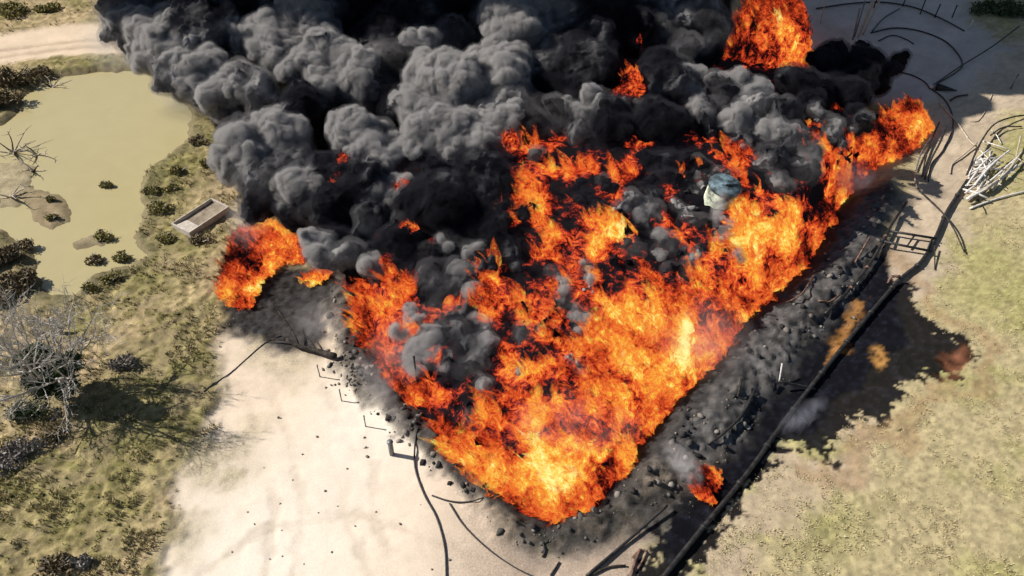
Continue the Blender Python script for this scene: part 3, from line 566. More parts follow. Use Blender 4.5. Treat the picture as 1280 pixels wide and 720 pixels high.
for a in [(434, 210, 14, -.35), (428, 222, 12, -.4), (420, 234, 9, -.5), (792, 104, 13, -.4), (784, 116, 12, -.45), (774, 122, 9, -.5), (799, 112, 8, -.4), (795, 54, 9, -.55), (505, 236, 10, -.35), (510, 292, 14, -.4), (640, 178, 14, -.4)]:
    flame_ball(main, a[0], a[1], a[2], a[3] - .12, 1.5)

def small_fire(label, px_poly, height, base, nt_, size, edge=1.5, seed=1, base_z=0.0, step=.1):
    poly = [G(*q) for q in px_poly]; c = sum(poly, Vector()) / len(poly)
    r = fire('oil_fire', label, c)
    v, h = fire_body(r, poly, lambda p: np.full(len(p), height), step, base, .55, edge, base_z - .1)
    p, hh = sample(v, h, nt_, seed, -9); tongues(r, p, hh, size, seed + 3); return r
small_fire('leaning orange fire left of the pit beside the concrete trough', [(278, 345), (282, 372), (298, 384), (312, 384), (330, 352), (352, 330), (380, 330), (385, 318), (378, 300), (350, 290), (320, 295), (290, 312)], 1.0, -.15, 1100, 1.0, 1.4, 11)
small_fire('thin pinkish flame over the sand strip right of the left fire', [(385, 352), (392, 358), (402, 350), (418, 338), (408, 332), (392, 340)], .5, .05, 120, .8, .6, 12)
small_fire('small ragged orange fire burning alone in the oil ditch', [(872, 605), (871, 628), (885, 628), (900, 615), (905, 598), (895, 592), (882, 594)], .35, -.1, 260, .75, .6, 13)
small_fire('right hand fire leaping beside the bent pipes', [(1012, 205), (1040, 232), (1070, 225), (1110, 205), (1150, 180), (1163, 162), (1150, 145), (1118, 140), (1095, 168), (1060, 180), (1030, 180)], 1.5, -.36, 1100, 1.3, 2.0, 14, 0, .14)
small_fire('tall bright fire at the top behind the smoke', [(905, 78), (925, 100), (965, 104), (1000, 98), (1018, 76), (1005, 50), (980, 30), (940, 22), (910, 40)], 5.0, -.38, 700, 1.6, 3.0, 15, 0, .16)
# ---------------------------------------------------------------- thin drifting smoke
def wisp_mat(name, col, dens, scale=.9):                      # thin at its edges, torn by the wind
    m = bpy.data.materials.new(name); m.use_nodes = True; nt = m.node_tree; nt.nodes.remove(nt.nodes['Principled BSDF']); N = nt.nodes; L = nt.links
    v = N.new('ShaderNodeVolumePrincipled'); v.inputs['Color'].default_value = (*col, 1)
    tc = N.new('ShaderNodeTexCoord'); g = N.new('ShaderNodeVectorMath'); g.operation = 'MULTIPLY_ADD'; g.inputs[1].default_value = (2, 2, 2); g.inputs[2].default_value = (-1, -1, -1); L.new(tc.outputs['Generated'], g.inputs[0])
    ln = N.new('ShaderNodeVectorMath'); ln.operation = 'LENGTH'; L.new(g.outputs[0], ln.inputs[0])
    fall = N.new('ShaderNodeMapRange'); fall.inputs['From Min'].default_value = .95; fall.inputs['From Max'].default_value = .1; L.new(ln.outputs['Value'], fall.inputs['Value'])
    n = noise_node(nt, scale, 4, .6, 1.2); c = N.new('ShaderNodeMapRange'); c.inputs['From Min'].default_value = .36; c.inputs['From Max'].default_value = .66; L.new(n.outputs['Fac'], c.inputs['Value'])
    q = N.new('ShaderNodeMath'); q.operation = 'MULTIPLY'; L.new(fall.outputs[0], q.inputs[0]); L.new(c.outputs[0], q.inputs[1])
    d = N.new('ShaderNodeMath'); d.operation = 'MULTIPLY'; d.inputs[1].default_value = dens; L.new(q.outputs[0], d.inputs[0]); L.new(d.outputs[0], v.inputs['Density'])
    L.new(v.outputs[0], N['Material Output'].inputs['Volume']); return m
V_THIN = wisp_mat('thin smoke', (.70, .69, .70), .42); V_WISP = wisp_mat('white wisp', (.92, .92, .93), 1.0, 1.4); V_BLUE = wisp_mat('blue haze of smoke', (.68, .71, .82), .75); V_PINK = wisp_mat('smoke haze over the flames', (.80, .76, .76), .22, .3)
def wisp(name, label, px, py, r, vm, h, sq, rotz=0.0, gz=None, lobes=5):
    c = G(px, py, h); s = (c - cam.location).length / FPX
    v, f = billow_shape((0, 0, 0), r * s, 4, int(px + py), sq, lobes)
    o = link(name, mesh(name, v, f, vm, True), None, label, 'smoke', kind='stuff', loc=c); o.rotation_euler.z = rotz
wisp('smoke_wisp', 'pale smoke drifting over the black ash left of the pit', 395, 400, 46, V_THIN, 1.4, (1, .8, .5), .5)
wisp('smoke_wisp', 'grey smoke beside the concrete trough', 305, 292, 44, V_THIN, 2.2, (.7, 1.2, .8), .3)
wisp('smoke_wisp', 'grey smoke rising from the ditch next to the small orange fire', 852, 575, 30, V_WISP, 1.6, (.6, 1.4, .8), .55)
wisp('smoke_wisp', 'thin white steam on the charred bank', 938, 452, 26, V_WISP, .8, (.35, 1.6, .4), .75)
wisp('smoke_wisp', 'bluish smoke at the foot of the right fire', 1070, 225, 30, V_BLUE, 3.0, (1, .9, .8), .2)
wisp('smoke_wisp', 'pale smoke along the left rim of the pit', 470, 480, 46, V_THIN, 1.4, (.5, 1.5, .5), .6)
wisp('smoke_wisp', 'blue haze over the oil near the long pipe', 1000, 520, 36, V_BLUE, .7, (1.3, .6, .3), .7)
wisp('smoke_wisp', 'pale jet of steam between the grey heads of smoke', 900, 262, 22, V_WISP, 6.8, (.45, .8, 1.6), 0)
wisp('smoke_wisp', 'thin veil of smoke over the flames along the right flank of the pit', 880, 420, 90, V_PINK, 3.6, (1, .8, .35), .6)
wisp('smoke_wisp', 'thin veil of smoke over the flames at the near corner of the pit', 700, 530, 95, V_PINK, 2.6, (1, .7, .35), 0)
wisp('smoke_wisp', 'thin veil of smoke over the flames along the left rim of the pit', 500, 430, 70, V_PINK, 2.8, (.7, 1.0, .4), .5)
wisp('smoke_wisp', 'torn grey edge of the smoke drifting over the dirt road', 165, 60, 60, V_THIN, 6, (1, .8, .6), .3)
wisp('smoke_wisp', 'thin grey smoke trailing over the far end of the pond', 225, 115, 40, V_THIN, 5, (1, .8, .6), .3)
def burning_tank():                                          # stands in the fire, half hidden by smoke
    c, s_ = ONS(891, 226, 2.7); b = Vector((c.x + .2, c.y + .4, 0)); r = bpy.data.objects.new('storage_tank', None); COL.objects.link(r); r.location = b; r.rotation_euler = (.10, .14, 0); tag(r, 'scorched pale green and white steel tank half hidden in the smoke right of the middle', 'tank')
    H = c.z; m1 = rough_mat('pale scorched paint', (.06, .065, .05), (.62, .66, .50), .8, .6, .3, lo=.42, hi=.62); m2 = rough_mat('blue grey sheet', (.03, .04, .045), (.17, .25, .29), 1.1, .7, .3, lo=.42, hi=.64)
    V, F = tube([(0, 0, 0), (0, 0, H * .5), (-.1, 0, H - .35)], lambda t: 1.35, 20); link('shell', mesh('shell', V, F, m1, True), r)
    V, F = tube([(-.1, 0, H - .36), (-.1, 0, H - .1), (-.1, 0, H + .15)], lambda t: 1.42 if t < .8 else 1.1, 20); link('lid', mesh('lid', V, F, m2, True), r)
    V, F = tube([(-1.1, -.2, H - .1), (-.2, -.4, H + .3), (1.0, -.1, H + .1)], .12, 8); link('torn_pipe', mesh('torn_pipe', V, F, m2, True), r)
burning_tank()

# ================================================================ PIPES, POLES, HOSES
M_PIPE = rough_mat('charred pipe', (.012, .012, .013), (.05, .047, .045), 2.2, .55, .35, .3)
M_HOSE = rough_mat('black hose', (.018, .018, .02), (.05, .048, .048), 4, .6, .3)
M_RUSTP = rough_mat('scorched rusty pipe', (.05, .03, .025), (.26, .15, .11), 2.6, .8, .2)
M_WHITE = rough_mat('pale weathered pole', (.50, .47, .43), (.72, .69, .64), 3, .7, .3)
M_WOOD = rough_mat('bleached wood', (.30, .25, .19), (.52, .45, .36), 4, .85, .2)
M_DARKW = rough_mat('burnt wood', (.014, .012, .011), (.07, .058, .048), 4, .9, .15)
M_STEEL = rough_mat('grey steel', (.12, .12, .125), (.24, .24, .245), 4, .5, .4, .4)
M_WALL = rough_mat('pale concrete', (.42, .37, .31), (.62, .56, .49), 2.5, .9, .2)
M_SILT = rough_mat('brown silt', (.17, .135, .10), (.34, .28, .21), 1.4, .9, .15)
def joints(o_pts, rad, m, parent, ts):                      # flanged joints along a pipe
    n = len(o_pts)
    for t in ts:
        i = min(n - 2, int(t * (n - 1))); a, b = Vector(o_pts[i]), Vector(o_pts[i + 1]); d = (b - a).normalized()
        V, F = tube([a - d * .09, a - d * .02, a + d * .02, a + d * .09], lambda q: rad * 1.45, 10); link('pipe_joint', mesh('pipe_joint', V, F, m, True), parent)
def laid(px, lift, rad):
    pts = ONL([q[:2] for q in px])
    for q, v in zip(px, pts): v.z += (q[2] if len(q) > 2 else 0) + lift + rad
    c = curve(pts, .4)
    for v, gz in zip(c, ground_zs(c)): v.z = max(v.z, float(gz) + .03)
    return c
c = laid([(812, 745), (862, 682), (935, 592), (985, 522), (1060, 427), (1120, 356), (1150, 330), (1168, 300), (1180, 272), (1192, 252), (1208, 228)], .12, .16)
V, F = tube(c, .16, 10); o = link('pipeline', mesh('pipeline', V, F, M_PIPE, True), None, 'long black pipeline running along the outer edge of the oil soaked ground', 'pipe')
joints(c, .16, M_PIPE, o, [k / 13 + .03 for k in range(13)])
c = laid([(1132, 256), (1113, 285), (1091, 325), (1062, 364), (1030, 396)], .25, .12); V, F = tube(c, .12, 8)
o = link('pipe', mesh('pipe', V, F, M_PIPE, True), None, 'bent black pipe on the charred bank at the inner end of the ladder frame', 'pipe'); joints(c, .12, M_RUSTP, o, (.35, .62, .8))
def ladder():
    r = bpy.data.objects.new('ladder_frame', None); COL.objects.link(r); r.location = ON(1135, 303); tag(r, 'small black ladder frame bridging between the two long pipes', 'frame')
    def bar(name, a, b, rad):
        A, B = ON(*a, .45), ON(*b, .45); A.z = max(A.z, .45); B.z = max(B.z, .42); V, F = tube([A - r.location, B - r.location], rad, 8); link(name, mesh(name, V, F, M_PIPE, True), r)
    bar('rail', (1112, 294), (1168, 303), .11); bar('rail', (1103, 307), (1162, 319), .11)
    bar('rung', (1141, 299), (1132, 312), .08); bar('rung', (1116, 295), (1109, 308), .08); bar('rung', (1163, 303), (1157, 317), .08)
ladder()
D = dict
for px, rad, m, name, lab, cat, lift in [
    ([(1144, 240, .3), (1172, 270, .5), (1188, 292, .5), (1204, 318, .1)], .07, M_DARKW, 'pole', 'thin dark pole crossing over the pipeline above the ladder frame', 'pole', .1),
    ([(1166, 312, .4), (1168, 338)], .06, M_DARKW, 'pole', 'short dark stick sticking out below the ladder frame onto the grass', 'pole', .02),
    ([(733, 722), (782, 680), (833, 637, .3)], .10, M_PIPE, 'pipe', 'straight black pipe leaning on the bank at the near corner of the pit', 'pipe', .1),
    ([(735, 722), (760, 710), (782, 708)], .08, M_DARKW, 'branch', 'short burnt branch below the straight black pipe at the bottom edge', 'branch', .03),
    ([(788, 722), (795, 700), (800, 688)], .10, M_RUSTP, 'pipe', 'rusty broken pipe end at the bottom of the oil ditch', 'pipe', .05),
    ([(797, 712), (808, 692), (800, 688), (790, 698)], .06, M_RUSTP, 'pipe', 'small hooked rusty pipe in the oil ditch at the bottom edge', 'pipe', .05),
    ([(688, 720), (695, 710), (699, 703)], .06, M_DARKW, 'stick', 'small dark forked stick on the tan earth at the bottom edge', 'stick', .03),
    ([(678, 697), (681, 690), (679, 681)], .06, M_DARKW, 'stick', 'short dark stick below the charred clods at the near corner', 'stick', .03),
    ([(942, 492, .2), (926, 522, .1), (902, 545), (884, 557)], .11, M_PIPE, 'pipe', 'curved dark pipe on the outer slope of the charred bank', 'pipe', .06),
    ([(972, 484, .4), (995, 486, .2), (1018, 489)], .09, M_PIPE, 'pipe', 'short black cross pipe joining the long pipeline over the oil', 'pipe', .15),
    ([(974, 465, .9), (973, 480, .2)], .06, M_WHITE, 'stake', 'pale stake standing at the broken fitting above the oil ditch', 'stake', 0),
    ([(957, 474, .4), (967, 490)], .08, M_PIPE, 'pipe', 'stubby dark pipe at the broken fitting above the oil ditch', 'pipe', .05),
    ([(925, 480, .5), (922, 497)], .09, M_DARKW, 'stump', 'black charred stump on the bank below the white steam', 'stump', 0),
    ([(1016, 348, .1), (1000, 372, .2), (982, 380)], .07, M_RUSTP, 'pipe', 'reddish scorched pipe on the crest of the charred bank', 'pipe', .1),
    ([(1085, 302, .3), (1075, 318, .1), (1068, 330)], .08, M_RUSTP, 'pipe', 'pinkish burnt pipe lying near the top of the bank', 'pipe', .1),
    ([(1048, 372, .1), (1035, 380), (1022, 378)], .09, M_RUSTP, 'pipe', 'burnt pipe with peeling coat by the orange mud', 'pipe', .1),
    ([(1122, 353, .3), (1112, 352, .2), (1108, 358)], .12, M_RUSTP, 'pipe', 'broken pinkish pipe end touching the pipeline', 'pipe', .25),
    ([(540, 620), (562, 627), (585, 628), (612, 620), (632, 611)], .05, M_HOSE, 'hose', 'black hose curving up to the rim at the near left edge of the pit', 'hose', .02),
    ([(562, 630), (578, 655), (600, 678), (625, 698), (655, 716), (690, 730)], .05, M_HOSE, 'hose', 'black hose trailing down to the right across the dull sand', 'hose', .02),
    ([(523, 535), (519, 555), (519, 585), (530, 618), (546, 648), (556, 685), (558, 725)], .06, M_HOSE, 'hose', 'long black hose winding down the bright sand from the tall pole', 'hose', .02),
    ([(1088, 42), (1118, 36), (1150, 40), (1180, 52), (1198, 70), (1202, 83), (1194, 92), (1170, 106)], .09, M_HOSE, 'hose', 'large black hose loop on the shaded sand at the top right', 'hose', .03),
    ([(1270, 42, .8), (1236, 65, .4), (1200, 86, .2), (1166, 108)], .09, M_HOSE, 'pole', 'long dark boom reaching out beyond the hose loop at the top right', 'pole', .1),
    ([(1118, 90), (1140, 95), (1156, 104), (1162, 112)], .08, M_HOSE, 'hose', 'short black hose bending up to the white fitting', 'hose', .03),
    ([(1164, 112), (1180, 125), (1190, 145), (1189, 168), (1178, 190), (1164, 206), (1160, 228)], .07, M_HOSE, 'hose', 'black hose arching around the bent pipes right of the fire', 'hose', .03),
    ([(1172, 158, .3), (1160, 185, .2), (1154, 210), (1152, 222)], .09, M_PIPE, 'pipe', 'innermost of the bent pipes beside the right hand fire', 'pipe', .1),
    ([(1180, 165, .5), (1172, 185, .4), (1162, 204, .2), (1155, 226)], .10, M_PIPE, 'pipe', 'outermost of the bent pipes beside the right hand fire', 'pipe', .1),
    ([(1165, 172, .2), (1150, 195, .2), (1144, 215)], .08, M_STEEL, 'pipe', 'grey steel pipe lying by the bent pipes near the right fire', 'pipe', .1),
    ([(1140, 218, .2), (1146, 240, .1)], .07, M_WOOD, 'stick', 'pale stick above the pole crossing the pipeline', 'stick', .05),
    ([(1187, 127), (1196, 122), (1209, 120)], .10, M_DARKW, 'branch', 'short black branch lying on the sand below the hose loop', 'branch', .05),
    ([(1174, 130), (1196, 155), (1212, 178), (1220, 184)], .09, M_WOOD, 'board', 'long pale board pointing at the white debris pile', 'board', .05),
    ([(1220, 182, .2), (1203, 196, .1), (1190, 206), (1187, 218)], .07, M_WOOD, 'stick', 'crooked pale stick left of the white debris pile', 'stick', .05),
    ([(1206, 224, .2), (1220, 190, .5), (1238, 164, .5), (1262, 152, .3), (1284, 146)], .09, M_DARKW, 'pipe', 'bent dark pipe arching over the back of the white debris pile', 'pipe', .15),
    ([(1236, 174, .3), (1252, 164, .3), (1276, 160)], .08, M_DARKW, 'pipe', 'short dark pipe behind the white debris pile beside the green patch', 'pipe', .1),
    ([(1272, 178, .7), (1268, 200, .3)], .08, M_WOOD, 'pole', 'yellowish pole end sticking up from the white debris pile', 'pole', 0),
    ([(1212, 262), (1245, 250), (1290, 238)], .09, M_WHITE, 'pole', 'single long white pole lying apart below the debris pile', 'pole', .05),
    ([(1240, 118), (1232, 138), (1222, 152), (1212, 152)], .05, M_WOOD, 'hose', 'faint grey hose on the sand above the debris pile', 'hose', .02),
    ([(1222, 250), (1230, 262), (1232, 268)], .05, M_DARKW, 'stick', 'thin dark stick poking from the near end of the debris pile', 'stick', .02),
    ([(1025, 30, .0), (1022, 38, 3.6)], .06, M_WOOD, 'pole', 'thin pole standing in the smoke right of the top fire', 'pole', 0),
    ([(1020, 12), (1060, 6), (1100, 4), (1140, 10), (1175, 24), (1205, 40)], .10, M_HOSE, 'hose', 'dark hose along the far edge of the shaded sand at the very top', 'hose', .05),
    ([(1098, 52), (1115, 45), (1132, 50), (1142, 56)], .08, M_HOSE, 'hose', 'short dark hose lying inside the large hose loop', 'hose', .03),
    ([(1090, 40), (1104, 24), (1124, 12)], .08, M_HOSE, 'pipe', 'dark pipe slanting away behind the hose loop', 'pipe', .05),
    ([(255, 490), (290, 465), (330, 430), (352, 420)], .035, M_HOSE, 'cable', 'thin dark cable across the edge of the sand beside the bare tree', 'cable', .01)]:
    r_ = np.random.default_rng(len(lab)); c = laid(px, lift, rad); V, F = tube(c, (lambda t, rad=rad: rad * (1.1 - .25 * t)), 8); link(name, mesh(name, V, F, m, True), None, lab, cat)
# white debris pile: every pole of it lies loose
q = np.random.default_rng(31)
long_ = [((1207, 252), (1238, 228), (1272, 198)), ((1212, 250), (1248, 228), (1282, 204)), ((1206, 255), (1240, 236), (1268, 212)), ((1228, 244), (1255, 222), (1274, 196)), ((1214, 240), (1235, 215), (1258, 196))]
for i, l in enumerate(long_):
    c = laid([(x, y, .15 + .12 * i) for x, y in l], .05, .12); V, F = tube(c, lambda t: .13 - .04 * t, 8)
    o = link('pole', mesh('pole', V, F, [M_WHITE, M_WOOD][i % 2], True), None, ['thick white pole lowest in the front of the debris pile', 'brownish pole second from the front of the debris pile', 'white pole lying across the middle of the debris pile', 'bleached brown pole reaching farthest right in the debris pile', 'white pole on top at the back of the debris pile'][i], 'pole', 'long poles of the debris pile')
    for k in range(3):
        a = Vector(c[int(len(c) * (.3 + .25 * k))]); d = Vector((q.normal(), q.normal(), .3)).normalized(); V, F = tube([a, a + d * .6], .05, 5); link('branch_stub', mesh('branch_stub', V, F, M_WHITE, True), o)
for i in range(34):
    x, y = 1228 + q.normal(0, 12), 212 + q.normal(0, 13); y -= (x - 1228) * .6; an = q.normal(.75, .8); ln = q.uniform(8, 24)
    a, b = ON(x - math.cos(an) * ln, y + math.sin(an) * ln * .8, .1 + q.uniform(0, .5)), ON(x + math.cos(an) * ln * .6, y - math.sin(an) * ln * .5, .1 + q.uniform(0, .6))
    V, F = tube([a, a.lerp(b, .5) + Vector((0, 0, q.uniform(0, .15))), b], q.uniform(.05, .11), 6)
    link('broken_pole', mesh('broken_pole', V, F, M_WHITE, True), None, 'short broken white pole in the heap of pale debris at the right edge', 'pole', 'broken poles of the debris heap')
# posts on the sand, and burnt poles
def post(px, py, h, rad, m, label, lean=(0, 0), group=None, cat='post', name='post', cap=True):
    b = ON(px, py, -.15); t = b + Vector((lean[0], lean[1], h + .15)); r = bpy.data.objects.new(name, None); COL.objects.link(r); r.location = b; tag(r, label, cat, group)
    V, F = tube([(0, 0, 0), (t - b) * .5, t - b], rad, 10); link('shaft', mesh('shaft', V, F, m, True), r)
    if cap: d = (t - b).normalized(); V, F = tube([t - b - d * .10, t - b + d * .02], rad * 1.25, 10); link('collar', mesh('collar', V, F, m, True), r)
post(490, 568, 1.45, .17, M_STEEL, 'thick dark steel post standing on the bright sand near the pit rim')
post(457, 533, 1.2, .045, M_STEEL, 'thin post on the sand between the thick post and its twin', (.03, 0))
post(427, 501, 1.25, .045, M_STEEL, 'thin post on the sand nearest to the burnt log', (.02, 0))
post(400, 471, 1.3, .045, M_STEEL, 'thin post on the sand right below the burnt log')
post(524, 500, 4.4, .065, M_DARKW, 'tall thin burnt pole standing in front of the flames at the left rim', (-.05, .3), cat='pole', name='pole')
post(1263, 111, 1.8, .10, M_STEEL, 'dark post standing alone on the sand at the right edge', (.15, 0))
post(1211, 36, 1.2, .07, M_WHITE, 'short pale stake at the end of the dark hose at the top', (.1, 0), cat='stake', name='stake')
for i, (x, y, h, l) in enumerate([(1072, 48, 4.6, .9), (1068, 46, 4.2, .5), (1078, 44, 5.0, 1.5), (1066, 50, 3.6, .2), (1075, 42, 4.4, 1.1)]):
    post(x, y, h, .10, [M_WOOD, M_STEEL][i % 2], ['brownish pole in the middle of the leaning bundle behind the smoke', 'grey pole left of the middle of the leaning bundle', 'brownish pole leaning farthest right in the bundle behind the smoke', 'shortest grey pole at the left of the leaning bundle', 'brownish pole at the back of the leaning bundle'][i], (l, 1.2), 'leaning poles behind the smoke', 'pole', 'pole', False)
for i, (x, y, h) in enumerate([(1150, 18, 2.0), (1168, 22, 1.7), (1092, 10, 2.0), (1128, 8, 1.6), (1190, 22, 1.6)]):
    post(x, y, h, .08, M_DARKW, ['tallest dark fence post on the far side of the shaded sand', 'dark fence post right beside the tallest one on the shaded sand', 'dark fence post nearest the leaning pole bundle', 'dark fence post between the pole bundle and the tallest post', 'dark fence post nearest the pale stake at the top'][i], (.15 + .1 * (i % 2), .2), 'fence posts at the far edge')
def fitting():
    r = bpy.data.objects.new('valve', None); COL.objects.link(r); r.location = ON(1165, 111); tag(r, 'white valve fitting with a dark cone at the joint of the hoses', 'valve')
    V, F = tube([(-.3, 0, .2), (.3, .1, .25)], .22, 10); link('valve_body', mesh('valve_body', V, F, M_WHITE, True), r)
    V, F = tube([(0, 0, .2), (0, 0, .7)], .08, 8); link('spindle', mesh('spindle', V, F, M_STEEL, True), r)
    V, F = tube([(.35, 0, .2), (1.0, -.3, .3), (2.4, -.9, .25)], lambda t: .55 * (1 - .85 * t), 10); link('cone', mesh('cone', V, F, M_PIPE, True), r)
fitting()
def log():
    r = bpy.data.objects.new('burnt_log', None); COL.objects.link(r); r.location = ON(395, 442); tag(r, 'charred fallen tree trunk with bare branches lying at the end of the ash patch', 'log')
    def br(name, l, ra, rb):
        c = [Vector(p) - r.location for p in laid(l, .05, ra)]; V, F = tube(c, lambda t: ra + (rb - ra) * t, 9); link(name, mesh(name, V, F, M_DARKW, True), r)
    br('trunk', [(420, 450, .15), (398, 443, .1), (375, 437, .1), (360, 430, .25)], .24, .14)
    br('branch', [(375, 437, .2), (367, 422, .7), (352, 405, 1.3)], .11, .04); br('branch', [(398, 443, .2), (388, 432, .6), (378, 425, .9)], .08, .03); br('branch', [(360, 430, .3), (345, 428, .2), (330, 428, .1)], .09, .03)
log()
def snag():
    r = bpy.data.objects.new('dead_snag', None); COL.objects.link(r); r.location = ON(76, 418); tag(r, 'white dead tree stump leaning at the pond bank behind the bare tree', 'stump')
    V, F = tube([(0, 0, -.1), (-.2, .15, .7), (-.35, .4, 1.5)], lambda t: .2 - .1 * t, 8); link('stem', mesh('stem', V, F, M_WHITE, True), r)
    V, F = tube([(-.2, .15, .7), (.2, .5, 1.1)], lambda t: .08 - .05 * t, 6); link('branch', mesh('branch', V, F, M_WHITE, True), r)
snag()
# driftwood on the mud of the pond
def drift(label, px, n, size, seed):
    g = np.random.default_rng(seed); r = bpy.data.objects.new('dead_branch', None); COL.objects.link(r); b = ON(*px); b.z = max(b.z, WT); r.location = b; tag(r, label, 'dead branch', 'dead branches in the pond')
    for k in range(n):
        an = g.uniform(0, 6.3); d = Vector((math.cos(an), math.sin(an), g.uniform(.15, .7))); L_ = size * g.uniform(.5, 1.1)
        pts = [Vector((0, 0, -.05)), d * L_ * .5 + Vector((0, 0, .12)), d * L_ + Vector((g.normal(0, .2), g.normal(0, .2), 0))]
        V, F = tube(curve(pts, .3), lambda t: .10 - .075 * t, 6); p = link('limb', mesh('limb', V, F, M_WOOD if g.random() < .6 else M_DARKW, True), r)
        for j in range(2):
            a = pts[1].lerp(pts[2], g.random()); V, F = tube([a, a + Vector((g.normal(), g.normal(), .4)).normalized() * L_ * .35], lambda t: .04 - .025 * t, 5); link('twig', mesh('twig', V, F, M_WOOD, True), p)
drift('upright bleached dead branches standing in the pond at the left edge', (18, 194), 9, 2.6, 3)
drift('dark dead branch at the tip of the mud bank in the pond', (48, 196), 5, 1.5, 4)
drift('dead branch lying on the lower side of the mud bank', (42, 214), 5, 1.6, 5)
drift('twisted dead branch in the pond near the lower left bank', (14, 246), 6, 2.4, 6)
drift('half sunken branch near the upper left shore of the pond', (66, 112), 4, 2.2, 8)

# ================================================================ CONCRETE TROUGH
def trough():
    A, B, Cc, Dd = G(214, 277, .75), G(267, 246, .75), G(283, 258, .75), G(236, 292, .75)
    c = (A + B + Cc + Dd) / 4; ax = ((B - A) + (Cc - Dd)).normalized(); ax.z = 0; L_ = ((B - A).length + (Cc - Dd).length) / 2; Wd = ((A - Dd).length + (B - Cc).length) / 2
    r = bpy.data.objects.new('concrete_trough', None); COL.objects.link(r); r.location = (c.x, c.y, ground_z(c.x, c.y) - .1); r.rotation_euler.z = math.atan2(ax.y, ax.x); tag(r, 'open rectangular concrete trough with silt inside, beside the left fire', 'trough')
    def box(name, x0, x1, y0, y1, z0, z1, m, tilt=0):
        import bmesh
        bm = bmesh.new(); bmesh.ops.create_cube(bm, size=1)
        for v in bm.verts: v.co = ((x0 + x1) / 2 + v.co.x * (x1 - x0), (y0 + y1) / 2 + v.co.y * (y1 - y0), (z0 + z1) / 2 + v.co.z * (z1 - z0) + tilt * (v.co.x * 2))
        bmesh.ops.bevel(bm, geom=bm.edges[:], offset=.02, segments=2, affect='EDGES'); me = bpy.data.meshes.new(name); bm.to_mesh(me); bm.free(); me.materials.append(m); link(name, me, r)
    h, t = .62, .13; l, w = L_ / 2, Wd / 2
    box('wall', -l, l, w - t, w, 0, h, M_WALL); box('wall', -l, l, -w, -w + t, 0, h, M_WALL); box('wall', -l, -l + t, -w + t + .002, w - t - .002, 0, h, M_WALL); box('wall', l - t, l, -w + t + .002, w - t - .002, 0, h - .004, M_WALL)
    box('silt', -l + t + .003, l - t - .003, -w + t + .003, w - t - .003, .1, .3, M_SILT); box('sloping_slab', -l + t + .01, -l + 1.35, -w + t + .01, w - t - .3, .3, .42, M_WALL, -.1)
trough()

# ================================================================ TREE, SHRUBS, GRASS
M_BARK = rough_mat('pale grey bark', (.34, .31, .27), (.56, .52, .47), 5, .9, .15)
M_LEAFG = island_mat('dull green leaves', [(0, (.03, .05, .02)), (.6, (.06, .09, .04)), (1, (.11, .13, .06))])
M_SHRUB = island_mat('brown scrub leaves', [(0, (.07, .052, .03)), (.5, (.17, .13, .075)), (1, (.30, .235, .14))])
M_OLIVE = island_mat('olive scrub leaves', [(0, (.085, .08, .025)), (.5, (.20, .175, .06)), (1, (.34, .29, .12))])
M_GREY = island_mat('grey scrub leaves', [(0, (.12, .10, .09)), (.6, (.24, .21, .18)), (1, (.36, .33, .28))])
def leaves(cen, rad, n, size, g, hollow=.3):
    d = g.normal(size=(n, 3)); d /= np.linalg.norm(d, axis=1)[:, None]; rr = (hollow + (1 - hollow) * g.random(n)) ** .6
    lump = .65 + .5 * vnoise(d * 1.7 + g.random() * 50, 3)
    p = np.array(cen) + d * np.array(rad) * (rr * lump)[:, None]; p[:, 2] = np.maximum(p[:, 2], .03)
    a = g.normal(size=(n, 3)); a /= np.linalg.norm(a, axis=1)[:, None]; b = np.cross(a, g.normal(size=(n, 3))); b /= np.linalg.norm(b, axis=1)[:, None]; s = (size * g.uniform(.6, 1.4, n))[:, None]
    V = np.stack([p - a * s, p + b * s * .45, p + a * s, p - b * s * .45], 1).reshape(-1, 3); k = np.arange(n) * 4
    return V, np.stack([k, k + 1, k + 2, k + 3], 1)
